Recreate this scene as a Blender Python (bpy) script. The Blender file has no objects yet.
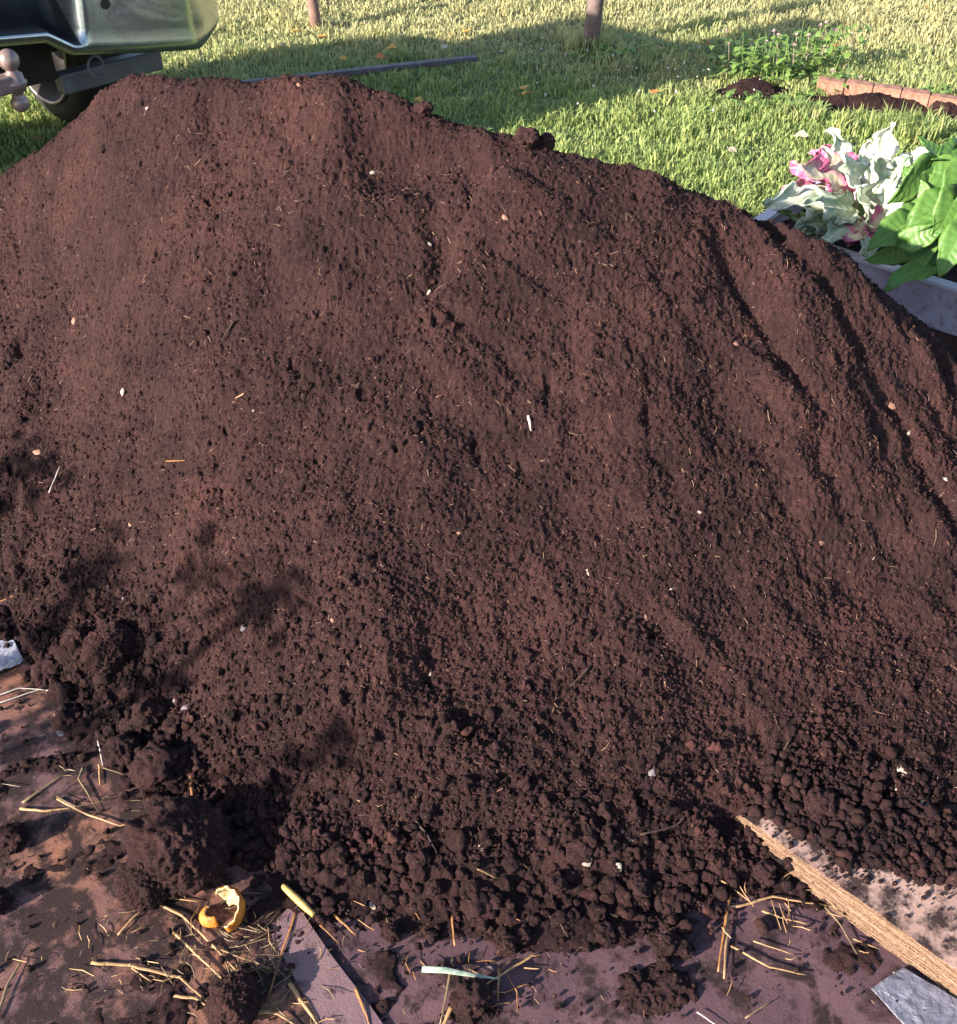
import bpy, bmesh, math, random
import numpy as np
from mathutils import Vector, Matrix

random.seed(7); RNG = np.random.default_rng(7)
S = bpy.context.scene
C = S.collection
R = math.radians

# ------------------------------------------------------------------ camera
F_PX, PITCH, CAM_H = 1067.0, 40.0, 1.65
cp, sp = math.cos(R(PITCH)), math.sin(R(PITCH))
def ray(u, v):
    dx = (u-478.5)/F_PX; dy = (512-v)/F_PX
    return Vector((dx, cp+dy*sp, -sp+dy*cp))
def P(u, v, z=0.0):
    """photograph point on the horizontal plane at height z"""
    d = ray(u, v); k = (z-CAM_H)/d.z
    return Vector((d.x*k, d.y*k, z))
def PY(u, v, Y):
    d = ray(u, v); k = Y/d.y
    return Vector((d.x*k, Y, CAM_H+d.z*k))
cam_d = bpy.data.cameras.new('camera'); cam = bpy.data.objects.new('camera', cam_d); C.objects.link(cam)
cam.location = (0, 0, CAM_H); cam.rotation_euler = (R(90-PITCH), 0, 0)
cam_d.sensor_fit = 'HORIZONTAL'; cam_d.sensor_width = 36; cam_d.lens = F_PX*36/957
cam_d.clip_start = .05; cam_d.clip_end = 3000
S.camera = cam

# ------------------------------------------------------------------ light
SUN_AZ, SUN_EL = 33.0, 22.0          # horizontal travel direction of the light measured from +X
tr = Vector((math.cos(R(SUN_AZ))*math.cos(R(SUN_EL)), math.sin(R(SUN_AZ))*math.cos(R(SUN_EL)), -math.sin(R(SUN_EL))))
ld = bpy.data.lights.new('sun', 'SUN'); ld.energy = 5.0; ld.angle = R(.6); ld.color = (1, .88, .74)
lo = bpy.data.objects.new('sun', ld); C.objects.link(lo); lo.location = (-5, -4, 5)
lo.rotation_euler = tr.to_track_quat('-Z', 'Y').to_euler()
W = bpy.data.worlds.new('World'); S.world = W; W.use_nodes = True
wn = W.node_tree; bg = wn.nodes['Background']; st = wn.nodes.new('ShaderNodeTexSky'); st.sky_type = 'NISHITA'
st.sun_disc = False; st.sun_elevation = R(SUN_EL)
tos = -tr; st.sun_rotation = math.atan2(tos.x, tos.y)
wn.links.new(st.outputs[0], bg.inputs[0]); bg.inputs[1].default_value = .10
S.view_settings.view_transform = 'Standard'; S.view_settings.look = 'None'
S.view_settings.exposure = 1.7; S.view_settings.gamma = 1
S.render.engine = 'CYCLES'
S.cycles.max_bounces = 5; S.cycles.diffuse_bounces = 3; S.cycles.transparent_max_bounces = 6

# ------------------------------------------------------------------ noise (numpy)
def _h(ix, iy, seed):
    n = (ix.astype(np.int64)*374761393 + iy.astype(np.int64)*668265263 + seed*1274126177) & 0xffffffff
    n = ((n ^ (n >> 13))*1103515245) & 0xffffffff
    n = ((n ^ (n >> 16))*2246822519) & 0xffffffff
    return ((n ^ (n >> 15)) & 0xffffff)/16777215.0
def vnoise(x, y, s, seed=0):
    x = x/s; y = y/s; ix = np.floor(x); iy = np.floor(y); fx = x-ix; fy = y-iy
    fx = fx*fx*fx*(fx*(fx*6-15)+10); fy = fy*fy*fy*(fy*(fy*6-15)+10)
    a = _h(ix, iy, seed); b = _h(ix+1, iy, seed); c = _h(ix, iy+1, seed); d = _h(ix+1, iy+1, seed)
    return ((a*(1-fx)+b*fx)*(1-fy)+(c*(1-fx)+d*fx)*fy)*2-1
def fbm(x, y, s, seed=0, o=4, g=.5):
    t = 0; a = 1; n = 0
    ca, sa = math.cos(.6), math.sin(.6)
    for i in range(o):
        t = t+a*vnoise(x, y, s, seed+i*17); n += a; a *= g; s *= .5
        x, y = x*ca-y*sa, x*sa+y*ca
    return t/n
def grains(x, y, s, seed, dens=1.0, rmin=.28, rmax=.62):
    """rounded crumbs: hemispherical bumps on a jittered lattice, in units of cell size s"""
    X = x/s; Y = y/s; ix = np.floor(X); iy = np.floor(Y); out = np.zeros_like(X)
    for ox in (-1, 0, 1):
        for oy in (-1, 0, 1):
            cx = ix+ox; cy = iy+oy
            px = cx+_h(cx, cy, seed); py = cy+_h(cx, cy, seed+1)
            r = rmin+(rmax-rmin)*_h(cx, cy, seed+2)**2
            on = _h(cx, cy, seed+3) < dens
            st_ = .65+.7*_h(cx, cy, seed+4); an = _h(cx, cy, seed+5)*3.14
            dx = X-px; dy = Y-py
            ex = dx*np.cos(an)+dy*np.sin(an); ey = -dx*np.sin(an)+dy*np.cos(an)
            d2 = (ex*st_)**2+(ey/st_)**2
            hgt = np.sqrt(np.clip(r*r-d2, 0, None))
            out = np.maximum(out, np.where(on, hgt, 0))
    return out*s
def sstep(a, b, x):
    t = np.clip((x-a)/(b-a), 0, 1); return t*t*(3-2*t)

# ------------------------------------------------------------------ mesh helpers
def link(name, me, mat=None, parent=None, loc=None):
    o = bpy.data.objects.new(name, me); C.objects.link(o)
    if mat is not None and me is not None and hasattr(me, 'materials'):
        for m in (mat if isinstance(mat, (list, tuple)) else [mat]): me.materials.append(m)
    if parent: o.parent = parent
    if loc is not None: o.location = loc
    return o
def np_mesh(name, V, Fq, smooth=False, attr=None):
    me = bpy.data.meshes.new(name)
    V = np.asarray(V, np.float32); Fq = np.asarray(Fq, np.int32)
    k = Fq.shape[1]; n = len(Fq)
    me.vertices.add(len(V)); me.vertices.foreach_set('co', V.ravel())
    me.loops.add(n*k); me.loops.foreach_set('vertex_index', Fq.ravel())
    me.polygons.add(n); me.polygons.foreach_set('loop_start', np.arange(0, n*k, k, dtype=np.int32))
    me.update(calc_edges=True)
    me.polygons.foreach_set('use_smooth', np.full(n, smooth, bool))
    if attr is not None:
        for an, av in attr.items():
            a = me.attributes.new(an, 'FLOAT', 'POINT'); a.data.foreach_set('value', np.asarray(av, np.float32))
    me.update(); return me
def bm_obj(name, bm, mat, parent=None, smooth=False, loc=None):
    me = bpy.data.meshes.new(name); bm.normal_update(); bm.to_mesh(me); bm.free()
    if smooth: me.polygons.foreach_set('use_smooth', [True]*len(me.polygons))
    return link(name, me, mat, parent, loc)
def tag(o, label=None, cat=None, group=None, kind=None):
    if label: o['label'] = label
    if cat: o['category'] = cat
    if group: o['group'] = group
    if kind: o['kind'] = kind
    return o
def empty(name, loc=(0, 0, 0), rz=0):
    o = bpy.data.objects.new(name, None); C.objects.link(o); o.location = loc; o.rotation_euler = (0, 0, rz); o.empty_display_size = .1
    return o
def box(bm, c, d, rot=None, bev=0):
    r = bmesh.ops.create_cube(bm, size=1); vs = r['verts']
    M = Matrix.Translation(c) @ (rot.to_4x4() if rot else Matrix.Identity(4)) @ Matrix.Diagonal((d[0], d[1], d[2], 1))
    bmesh.ops.transform(bm, matrix=M, verts=vs)
    if bev:
        es = list({e for v in vs for e in v.link_edges})
        bmesh.ops.bevel(bm, geom=es, offset=bev, segments=2, affect='EDGES', profile=.5)
def tube(bm, pts, rad, n=8, caps=True, flat=1.0, roll=0.0):
    """swept tube through pts; rad may be a list; flat squashes the section"""
    pts = [Vector(p) for p in pts]; rings = []
    if not isinstance(rad, (list, tuple)): rad = [rad]*len(pts)
    prev = None
    for i, p in enumerate(pts):
        t = (pts[min(i+1, len(pts)-1)]-pts[max(i-1, 0)]).normalized()
        a = t.cross(Vector((0, 0, 1))) if abs(t.z) < .95 else t.cross(Vector((1, 0, 0)))
        a.normalize(); b = a.cross(t).normalized()
        if prev is not None and a.dot(prev) < 0: a, b = -a, -b
        prev = a
        if roll: 
            a2 = a*math.cos(roll)+b*math.sin(roll); b2 = -a*math.sin(roll)+b*math.cos(roll)
        else: a2, b2 = a, b
        rings.append([bm.verts.new(p+a2*rad[i]*math.cos(2*math.pi*k/n)+b2*rad[i]*flat*math.sin(2*math.pi*k/n)) for k in range(n)])
    for i in range(len(rings)-1):
        for k in range(n):
            bm.faces.new((rings[i][k], rings[i][(k+1) % n], rings[i+1][(k+1) % n], rings[i+1][k]))
    if caps:
        bm.faces.new(rings[0][::-1]); bm.faces.new(rings[-1])
def lathe(bm, prof, n=24, M=None):
    """prof: list of (radius, z)"""
    rings = []; M = M or Matrix.Identity(4)
    for r, z in prof:
        rings.append([bm.verts.new(M @ Vector((r*math.cos(2*math.pi*k/n), r*math.sin(2*math.pi*k/n), z))) for k in range(n)])
    for i in range(len(rings)-1):
        for k in range(n):
            bm.faces.new((rings[i][k], rings[i][(k+1) % n], rings[i+1][(k+1) % n], rings[i+1][k]))
    bm.faces.new(rings[0][::-1]); bm.faces.new(rings[-1])

# ------------------------------------------------------------------ materials
class NT:
    def __init__(s, name):
        s.m = bpy.data.materials.new(name); s.m.use_nodes = True; s.t = s.m.node_tree
        s.b = s.t.nodes['Principled BSDF']; s.out = s.t.nodes['Material Output']
    def n(s, typ, **kw):
        nd = s.t.nodes.new('ShaderNode'+typ)
        for k, v in kw.items(): setattr(nd, k, v)
        return nd
    def l(s, a, b): s.t.links.new(a, b)
    def co(s, geo=False):
        return s.n('NewGeometry').outputs['Position'] if geo else s.n('TexCoord').outputs['Object']
    def noise(s, scale, detail=4, rough=.55, geo=False, vec=None, dist=0):
        nd = s.n('TexNoise'); nd.inputs['Scale'].default_value = scale; nd.inputs['Detail'].default_value = detail
        nd.inputs['Roughness'].default_value = rough; nd.inputs['Distortion'].default_value = dist
        s.l(vec if vec is not None else s.co(geo), nd.inputs['Vector']); return nd.outputs[0]
    def ramp(s, fac, stops):
        r = s.n('ValToRGB'); e = r.color_ramp.elements
        while len(e) < len(stops): e.new(.5)
        for el, (p, c) in zip(e, stops): el.position = p; el.color = (*c, 1)
        s.l(fac, r.inputs[0]); return r.outputs[0]
    def mix(s, f, a, b, mode='MIX'):
        m = s.n('Mix', data_type='RGBA', blend_type=mode)
        if isinstance(f, (int, float)): m.inputs[0].default_value = f
        else: s.l(f, m.inputs[0])
        for i, x in ((6, a), (7, b)):
            if isinstance(x, tuple): m.inputs[i].default_value = (*x, 1)
            else: s.l(x, m.inputs[i])
        return m.outputs[2]
    def math(s, op, a, b=0.0):
        m = s.n('Math', operation=op)
        for i, x in ((0, a), (1, b)):
            if isinstance(x, (int, float)): m.inputs[i].default_value = x
            else: s.l(x, m.inputs[i])
        return m.outputs[0]
    def bump(s, h, dist, strength=1.0):
        b = s.n('Bump'); b.inputs['Distance'].default_value = dist; b.inputs['Strength'].default_value = strength
        s.l(h, b.inputs['Height']); s.l(b.outputs[0], s.b.inputs['Normal'])
    def set(s, col=None, rough=.8, metal=0, spec=None):
        if col is not None:
            if isinstance(col, tuple): s.b.inputs['Base Color'].default_value = (*col, 1)
            else: s.l(col, s.b.inputs['Base Color'])
        if isinstance(rough, (int, float)): s.b.inputs['Roughness'].default_value = rough
        else: s.l(rough, s.b.inputs['Roughness'])
        s.b.inputs['Metallic'].default_value = metal
        if spec is not None: s.b.inputs['Specular IOR Level'].default_value = spec
        return s.m

def soil_mat(name, tint=1.0, dist=.004, geo=True, attr=False):
    k = NT(name)
    big = k.noise(3.5, 3, geo=geo); fine = k.noise(520, 3, .75, geo=geo); mid = k.noise(110, 4, .7, geo=geo)
    c = k.ramp(mid, [(.28, (.018*tint, .0083*tint, .0090*tint)), (.5, (.036*tint, .0165*tint, .0170*tint)), (.72, (.059*tint, .0275*tint, .0275*tint))])
    c = k.mix(k.ramp(fine, [(.42, (.0,)*3), (.72, (1,)*3)]), c, (.078*tint, .036*tint, .035*tint))
    c = k.mix(1.0, c, k.ramp(big, [(.3, (.68, .69, .72)), (.52, (1, 1, 1)), (.72, (1.42, 1.36, 1.28))]), 'MULTIPLY'); big2 = k.noise(14, 4, .7, geo=True, dist=.8); c = k.mix(1.0, c, k.ramp(big2, [(.3, (.70, .70, .72)), (.5, (1, 1, 1)), (.72, (1.30, 1.26, 1.2))]), 'MULTIPLY')
    # the colour is multiplied darker towards the ground, in uneven patches
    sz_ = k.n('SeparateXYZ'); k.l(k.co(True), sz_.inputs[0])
    low_tone = k.math('ADD', k.math('MULTIPLY', sz_.outputs[2], 2.4), k.math('MULTIPLY', k.noise(5.5, 4, .65, geo=True), 1.1))
    c = k.mix(1.0, c, k.ramp(low_tone, [(.42, (.60, .60, .66)), (1.0, (1.0, 1.0, 1.0))]), 'MULTIPLY')
    if attr:
        at = k.n('Attribute', attribute_name='tone'); c = k.mix(1.0, c, k.ramp(at.outputs['Fac'], [(0, (.5, .5, .55)), (.6, (1.0, 1.0, 1.0)), (.93, (1.25, 1.22, 1.2)), (1, (1.9, 1.65, 1.5))]), 'MULTIPLY')
    vo = k.n('TexVoronoi'); vo.inputs['Scale'].default_value = 300; k.l(k.co(geo), vo.inputs['Vector'])
    sep = k.n('SeparateColor'); k.l(vo.outputs['Color'], sep.inputs[0])
    near = k.math('LESS_THAN', vo.outputs['Distance'], .4)
    f1 = k.math('MULTIPLY', k.math('GREATER_THAN', sep.outputs[0], .97), near)
    f2 = k.math('MULTIPLY', k.math('LESS_THAN', sep.outputs[0], .15), near)
    c = k.mix(f1, c, (.12, .058, .042)); c = k.mix(f2, c, (.010, .006, .007))
    k.set(c, .95, spec=.18)
    h = k.math('ADD', k.math('MULTIPLY', fine, .6), k.noise(210, 4, .75, geo=geo))
    k.bump(h, dist, 1.0)
    return k.m
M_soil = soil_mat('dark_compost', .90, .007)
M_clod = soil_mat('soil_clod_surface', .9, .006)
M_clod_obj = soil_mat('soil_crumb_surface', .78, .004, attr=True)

def simple(name, col, rough=.8, metal=0, nscale=30, var=.25, bump=0, spec=None, geo=False):
    k = NT(name); n = k.noise(nscale, 5, .6, geo=geo)
    a = tuple(x*(1-var) for x in col); b = tuple(min(1, x*(1+var)) for x in col)
    k.set(k.ramp(n, [(.3, a), (.7, b)]), rough, metal, spec)
    if bump: k.bump(n, bump)
    return k.m
def straw_mat(name, a, b, rough=.5):
    k = NT(name); tc = k.n('TexCoord'); mp = k.n('Mapping'); mp.inputs['Scale'].default_value = (1, 1, 1); k.l(tc.outputs['Object'], mp.inputs[0])
    n = k.noise(90, 4, .7, vec=mp.outputs[0]); n2 = k.noise(14, 2, vec=mp.outputs[0])
    c = k.ramp(n, [(.25, a), (.7, b)]); c = k.mix(k.ramp(n2, [(.45, (0,)*3), (.75, (.55,)*3)]), c, tuple(x*.4 for x in a))
    k.set(c, rough, spec=.4); k.bump(n, .0012, .6); return k.m
M_straw = straw_mat('pale_straw', (.20, .105, .048), (.48, .30, .145))
M_straw_o = straw_mat('orange_straw', (.16, .066, .022), (.34, .165, .06))
M_straw_d = straw_mat('dull_straw', (.10, .07, .04), (.23, .165, .09))
M_straw_w = straw_mat('white_straw', (.26, .22, .20), (.5, .46, .42))
M_twig = straw_mat('brown_twig', (.022, .012, .011), (.06, .032, .026), .8)
M_greenblade = straw_mat('green_white_leaf', (.10, .22, .15), (.42, .46, .38))

# grass: colour varies by blade, plus washed-out sunlight painted as pale patches on the far lawn
def grass_mat():
    k = NT('grass_blades'); at = k.n('Attribute', attribute_name='rnd'); hh = k.n('Attribute', attribute_name='hgt')
    c = k.ramp(at.outputs['Fac'], [(0, (.12, .19, .07)), (.4, (.25, .34, .11)), (.75, (.40, .47, .16)), (.92, (.40, .39, .17)), (1, (.50, .43, .24))])
    pos = k.co(True); sx = k.n('SeparateXYZ'); k.l(pos, sx.inputs[0])
    washout = k.math('ADD', k.math('MULTIPLY', k.noise(1.1, 3, geo=True), 1.6), k.math('MULTIPLY', sx.outputs[1], .62))
    mr = k.n('MapRange'); mr.inputs[1].default_value = 3.75; mr.inputs[2].default_value = 4.5; k.l(washout, mr.inputs[0])
    c = k.mix(k.math('MULTIPLY', mr.outputs[0], .8), c, (.52, .46, .27))
    c = k.mix(k.math('MULTIPLY', hh.outputs['Fac'], .35), c, (.30, .38, .16))
    c = k.mix(.75, c, k.ramp(k.noise(5.5, 4, .65, geo=True), [(.3, (.68, .74, .66)), (.5, (1, 1, 1)), (.72, (1.28, 1.16, 1.05))]), 'MULTIPLY')
    k.set(c, .55, spec=.3)
    tl = k.n('BsdfTranslucent'); k.l(c, tl.inputs[0]); ms = k.n('MixShader'); ms.inputs[0].default_value = .38
    k.l(k.b.outputs[0], ms.inputs[1]); k.l(tl.outputs[0], ms.inputs[2]); k.l(ms.outputs[0], k.out.inputs[0])
    return k.m
M_grass = grass_mat()
def lawn_soil():
    k = NT('lawn_ground'); n = k.noise(9, 6, .7, geo=True); n2 = k.noise(.6, 3, geo=True)
    c = k.ramp(n, [(.3, (.05, .07, .025)), (.55, (.09, .12, .04)), (.8, (.18, .16, .08))])
    c = k.mix(k.ramp(n2, [(.4, (0,)*3), (.7, (.4,)*3)]), c, (.14, .12, .06))
    k.set(c, .95); k.bump(n, .01); return k.m
M_lawn = lawn_soil()

# damp brown cardboard laid on the ground, smeared with soil
def sheet_mat(name, base, alt, dirt=.5, seed=0.0):
    k = NT(name); mp = k.n('Mapping'); mp.inputs['Location'].default_value = (seed, seed*.7, 0); k.l(k.co(True), mp.inputs[0]); v = mp.outputs[0]
    n1 = k.noise(4.5, 4, .6, vec=v, dist=.6); n2 = k.noise(26, 6, .7, vec=v); n3 = k.noise(300, 3, .7, vec=v); n4 = k.noise(9, 5, .65, vec=v, dist=1.2)
    c = k.mix(k.ramp(n1, [(.40, (0,)*3), (.66, (1,)*3)]), base, alt)
    c = k.mix(.5, c, k.ramp(n3, [(.3, (.7,)*3), (.7, (1.2,)*3)]), 'MULTIPLY')
    d = k.math('ADD', k.math('MULTIPLY', n2, .55), k.math('MULTIPLY', n4, .6))
    dm = k.ramp(d, [(.70-dirt*.3, (0,)*3), (.80-dirt*.3, (.95,)*3)])
    sc = k.math('GREATER_THAN', n3, .66-dirt*.06)
    c = k.mix(dm, c, (.017, .009, .010)); c = k.mix(k.math('MULTIPLY', sc, .6), c, (.022, .012, .013))
    rg = k.ramp(n4, [(.3, (.6,)*3), (.7, (.9,)*3)])
    k.set(c, rg, spec=.25); k.bump(k.math('ADD', n2, k.math('MULTIPLY', n3, .5)), .0025, .8); return k.m
M_sheetL = sheet_mat('soiled_brown_cardboard', (.105, .056, .060), (.24, .105, .062), .66)
M_sheetR = sheet_mat('damp_purple_brown_cardboard', (.078, .042, .052), (.115, .062, .070), .48, 3.3)
M_sheetP = sheet_mat('pale_flap_cardboard', (.15, .088, .105), (.19, .12, .125), .3, 7.1)
M_ctop = sheet_mat('pale_cardboard_face', (.31, .20, .17), (.42, .28, .24), .62, 12.3)
def corr_mat():
    k = NT('cardboard_edge'); n = k.noise(150, 4, .7); c = k.ramp(n, [(.3, (.17, .09, .055)), (.7, (.38, .25, .165))]); k.set(c, .8); k.bump(n, .002); return k.m
M_corr = corr_mat()
M_cin = simple('cardboard_inner', (.12, .055, .035), .85, nscale=60, bump=.001)

# ------------------------------------------------------------------ the compost heap
def K(u, v, z=0):
    p = P(u, v, z); return p.x/p.y, p.y
# front foot (image points on the ground)
foot_px = [(0, 628), (60, 690), (130, 760), (200, 812), (260, 850), (320, 880), (400, 893), (500, 900), (600, 900), (700, 898), (760, 880), (850, 880), (957, 885)]
ft = [K(u, v) for u, v in foot_px]
FT_t = [-2.2, -1.3, -.9, -.62]+[a for a, b in ft]+[.85, 1.2, 2.0]
FT_b = [2.75, 2.6, 2.2, 1.80]+[b for a, b in ft]+[1.10, 1.45, 2.2]
# silhouette (image) and the distance of the crest there
crest = [(0, 187, 2.62), (30, 163, 2.58), (60, 138, 2.52), (100, 97, 2.46), (130, 81, 2.42), (160, 77, 2.38), (200, 81, 2.33), (250, 84, 2.28), (290, 82, 2.24), (340, 86, 2.20), (370, 95, 2.18),
         (400, 104, 2.16), (450, 124, 2.13), (500, 139, 2.11), (560, 156, 2.09), (610, 167, 2.08), (660, 178, 2.06), (700, 192, 2.05), (735, 214, 2.04), (760, 229, 2.03), (820, 254, 2.0), (870, 291, 1.96), (920, 341, 1.92), (957, 377, 1.88)]
ct = []; cy = []; ch = []
for u, v, Y in crest:
    p = PY(u, v, Y); ct.append(p.x/Y); cy.append(Y); ch.append(p.z)
CT_t = [-2.2, -1.3, -.9, -.62]+ct+[.62, .85, 1.2, 2.0]
CT_y = [2.85, 2.8, 2.75, 2.68]+cy+[1.8, 1.72, 1.7, 2.3]
CT_h = [-.3, -.15, .12, .36]+ch+[.36, .2, -.1, -.4]
def base_z(X, Y):
    t = X/np.maximum(Y, .25)
    wob = .05*vnoise(X, Y, .22, 91)+.025*vnoise(X, Y, .08, 92)
    B = np.interp(t, FT_t, FT_b)+wob; Cc = np.interp(t, CT_t, CT_y); Hh = np.interp(t, CT_t, CT_h)
    s = (Y-B)/np.maximum(Cc-B, .1)
    Hs = np.maximum(Hh, .02)
    front = np.where(s > 0, Hs*(.78*np.clip(s, 0, None)+.22*np.clip(s, 0, None)**1.6), s*.25)
    back = Hs+.012-.72*(Y-Cc)
    kk = 42.0
    z = -np.log(np.exp(-kk*front)+np.exp(-kk*back))/kk+.012
    z = np.where(Hh < 0, np.minimum(z, Hh), z)
    return z
def gau(X, Y, p, sx, sy, ang=0):
    ca, sa = math.cos(ang), math.sin(ang); dx = X-p[0]; dy = Y-p[1]
    a = dx*ca+dy*sa; b = -dx*sa+dy*ca
    return np.exp(-(a/sx)**2-(b/sy)**2)
dxg = .0022
XS = np.arange(-2.05, 1.75, dxg); YS = np.arange(.86, 3.35, dxg)
GX, GY = np.meshgrid(XS, YS)
Z0 = base_z(GX, GY)
def surf(u, v, G=None):
    """photo pixel -> point on the heap (or the ground)"""
    G = Z0 if G is None else G
    d = ray(u, v); o = Vector((0, 0, CAM_H)); k = .6
    while k < 6:
        p = o+d*k
        i = int((p.x-XS[0])/dxg); j = int((p.y-YS[0])/dxg)
        g = G[j, i] if 0 <= i < len(XS) and 0 <= j < len(YS) else 0
        if p.z <= max(g, 0): return Vector((p.x, p.y, max(g, 0)))
        k += .004
    return o+d*k
T = GX/GY
D = np.zeros_like(GX)
D += .020*fbm(GX, GY, .30, 3, 4)+.008*fbm(GX, GY, .07, 5, 3)
# long slides that run down to the right on the right-hand flank
ang = -math.radians(52)
qa = GX*math.cos(ang)+GY*math.sin(ang); qb = -GX*math.sin(ang)+GY*math.cos(ang)
warp = .05*vnoise(GX, GY, .25, 40)
rg = vnoise(qa, (qb+warp)*2.9, .26, 41); rg2 = vnoise(qa*.9, (qb+warp*.6)*3.4, .13, 43)
wr = sstep(.17, .36, T)*sstep(.30, .75, Z0/np.maximum(np.interp(T, CT_t, CT_h), .1)+.15*vnoise(GX, GY, .2, 47))
D += wr*(.019*(1-np.abs(rg)*2)+.013*rg2+.010*fbm(GX, GY, .10, 49, 4, .6))
D += .012*sstep(.1, .5, T)*fbm(GX, GY, .13, 48, 4, .6)
D += (1-wr)*.004*vnoise(GX*1.8+GY*.5, GY*.9, .13, 45)+(1-wr)*.003*vnoise(GX*2.0-GY*.9, GY*.8, .08, 46)
# hand placed forms (photo pixels)
def feat(u, v, sx, sy, amp, a=0):
    global D
    D = D+amp*gau(GX, GY, surf(u, v), sx, sy, a)
feat(405, 150, .14, .065, -.062)           # scooped hollow under the crest
feat(335, 125, .05, .08, .022)
feat(490, 152, .025, .06, .022, .4)
feat(555, 215, .09, .10, .020)            # smooth slip face
feat(440, 250, .03, .10, -.014, .2)
feat(210, 112, .025, .04, -.03); feat(228, 125, .02, .02, -.02); feat(20, 345, .02, .03, -.03)
feat(500, 165, .05, .02, -.016); feat(190, 95, .08, .03, .012); feat(280, 88, .06, .03, .012)
feat(250, 590, .05, .03, -.010); feat(330, 730, .06, .04, .012); feat(680, 630, .10, .02, .012, -.6)
feat(745, 300, .10, .022, -.028, -1.0); feat(825, 290, .08, .020, -.024, -1.0); feat(868, 375, .09, .022, -.026, -1.05)
feat(905, 440, .09, .020, -.024, -1.05); feat(800, 390, .07, .012, -.012, -1.0); feat(930, 350, .07, .018, -.016, -1.1)
# broken step running from the crest down to the left of the slip face
for (u0, v0, u1, v1, am) in ((492, 165, 462, 235, .030), (462, 235, 432, 300, .030), (432, 300, 405, 345, .018), (690, 215, 760, 310, .012), (120, 170, 60, 330, .006)):
    a = surf(u0, v0); b = surf(u1, v1); d = (b-a); L = math.hypot(d.x, d.y); nx, ny = d.y/L, -d.x/L
    al = ((GX-a.x)*d.x+(GY-a.y)*d.y)/L**2; di = (GX-a.x)*nx+(GY-a.y)*ny
    if nx > 0: sg = 1
    else: sg = -1
    di = di*sg+.012*vnoise(GX, GY, .05, 77)
    w = sstep(-.1, .15, al)*sstep(1.1, .85, al)
    D += am*w*np.where(di > 0, np.tanh(di/.055)*np.exp(-di/.22), 0)+am*w*.45*np.tanh(di/.008)*np.exp(-np.abs(di)/.05)
inside = sstep(-.01, .03, Z0)
Z = Z0+D*inside
# loose crumbs at several sizes; they get bigger towards the foot
slope_s = np.clip((np.interp(T, CT_t, CT_y)-GY)/np.maximum(np.interp(T, CT_t, CT_y)-np.interp(T, FT_t, FT_b), .1), 0, 1.1)
coarse = np.clip(sstep(.50, .98, slope_s)+.35*sstep(.1, .5, vnoise(GX, GY, .12, 60))*sstep(.15, .5, slope_s)*.5, 0, 1)
patch = sstep(-.15, .45, fbm(GX, GY, .09, 61, 3))
smooth_area = np.clip(gau(GX, GY, surf(405, 150), .16, .08)+.7*gau(GX, GY, surf(545, 230), .12, .13), 0, 1)
rot = lambda x, y, a: (x*math.cos(a)-y*math.sin(a), x*math.sin(a)+y*math.cos(a))
gx1, gy1 = rot(GX, GY*.85, .5)
Z += inside*grains(gx1+.003*vnoise(GX, GY, .012, 1), gy1+.003*vnoise(GX, GY, .012, 2), .0066, 101, .8)*.72*(1-.45*smooth_area)
gx1, gy1 = rot(GX, GY*.85, 1.1)
Z += inside*np.clip(.15+.6*patch+.5*coarse, 0, 1)*grains(gx1+.004*vnoise(GX, GY, .015, 3), gy1, .0125, 102, .5)*.85*(1-.8*smooth_area)
Z += inside*np.clip(.12*patch+coarse*1.0-.1, 0, 1)*grains(GX+.006*vnoise(GX, GY, .02, 5), GY, .025, 103, .42)*.7*(1-smooth_area)
Z += inside*(.0030*vnoise(GX, GY, .0062, 70)+.006*fbm(GX, GY, .030, 71, 4, .6)*(1-.6*smooth_area))
# ragged pits
pit = sstep(.52, .8, fbm(GX*1.0, GY, .045, 80, 3)); Z -= inside*pit*.014*(1-smooth_area)
_A = P(740, 815, .05); _B = P(957, 969, .05); _d = (_B-_A).normalized(); _n = Vector((-_d.y, _d.x, 0)); _n = _n if _n.y > 0 else -_n
_w = (GX-_A.x)*_n.x+(GY-_A.y)*_n.y; _l = (GX-_A.x)*_d.x+(GY-_A.y)*_d.y
lim = .030+.9*np.clip(_w-(.30*_l-.004), 0, None)+.9*np.clip(-_l-.01, 0, None)
Z = np.where(_w > -.06, np.minimum(Z, np.where((_l > -.25) & (_l < .9), lim+.004*fbm(GX, GY, .02, 93, 3), Z)), Z)
ny_, nx_ = GX.shape
keep = (Z0 > -.03)
idx = np.arange(ny_*nx_).reshape(ny_, nx_)
fm = keep[:-1, :-1] | keep[1:, 1:]
q = np.stack([idx[:-1, :-1], idx[:-1, 1:], idx[1:, 1:], idx[1:, :-1]], -1)[fm]
used = np.zeros(ny_*nx_, bool); used[q.ravel()] = True
remap = np.cumsum(used)-1
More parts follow.
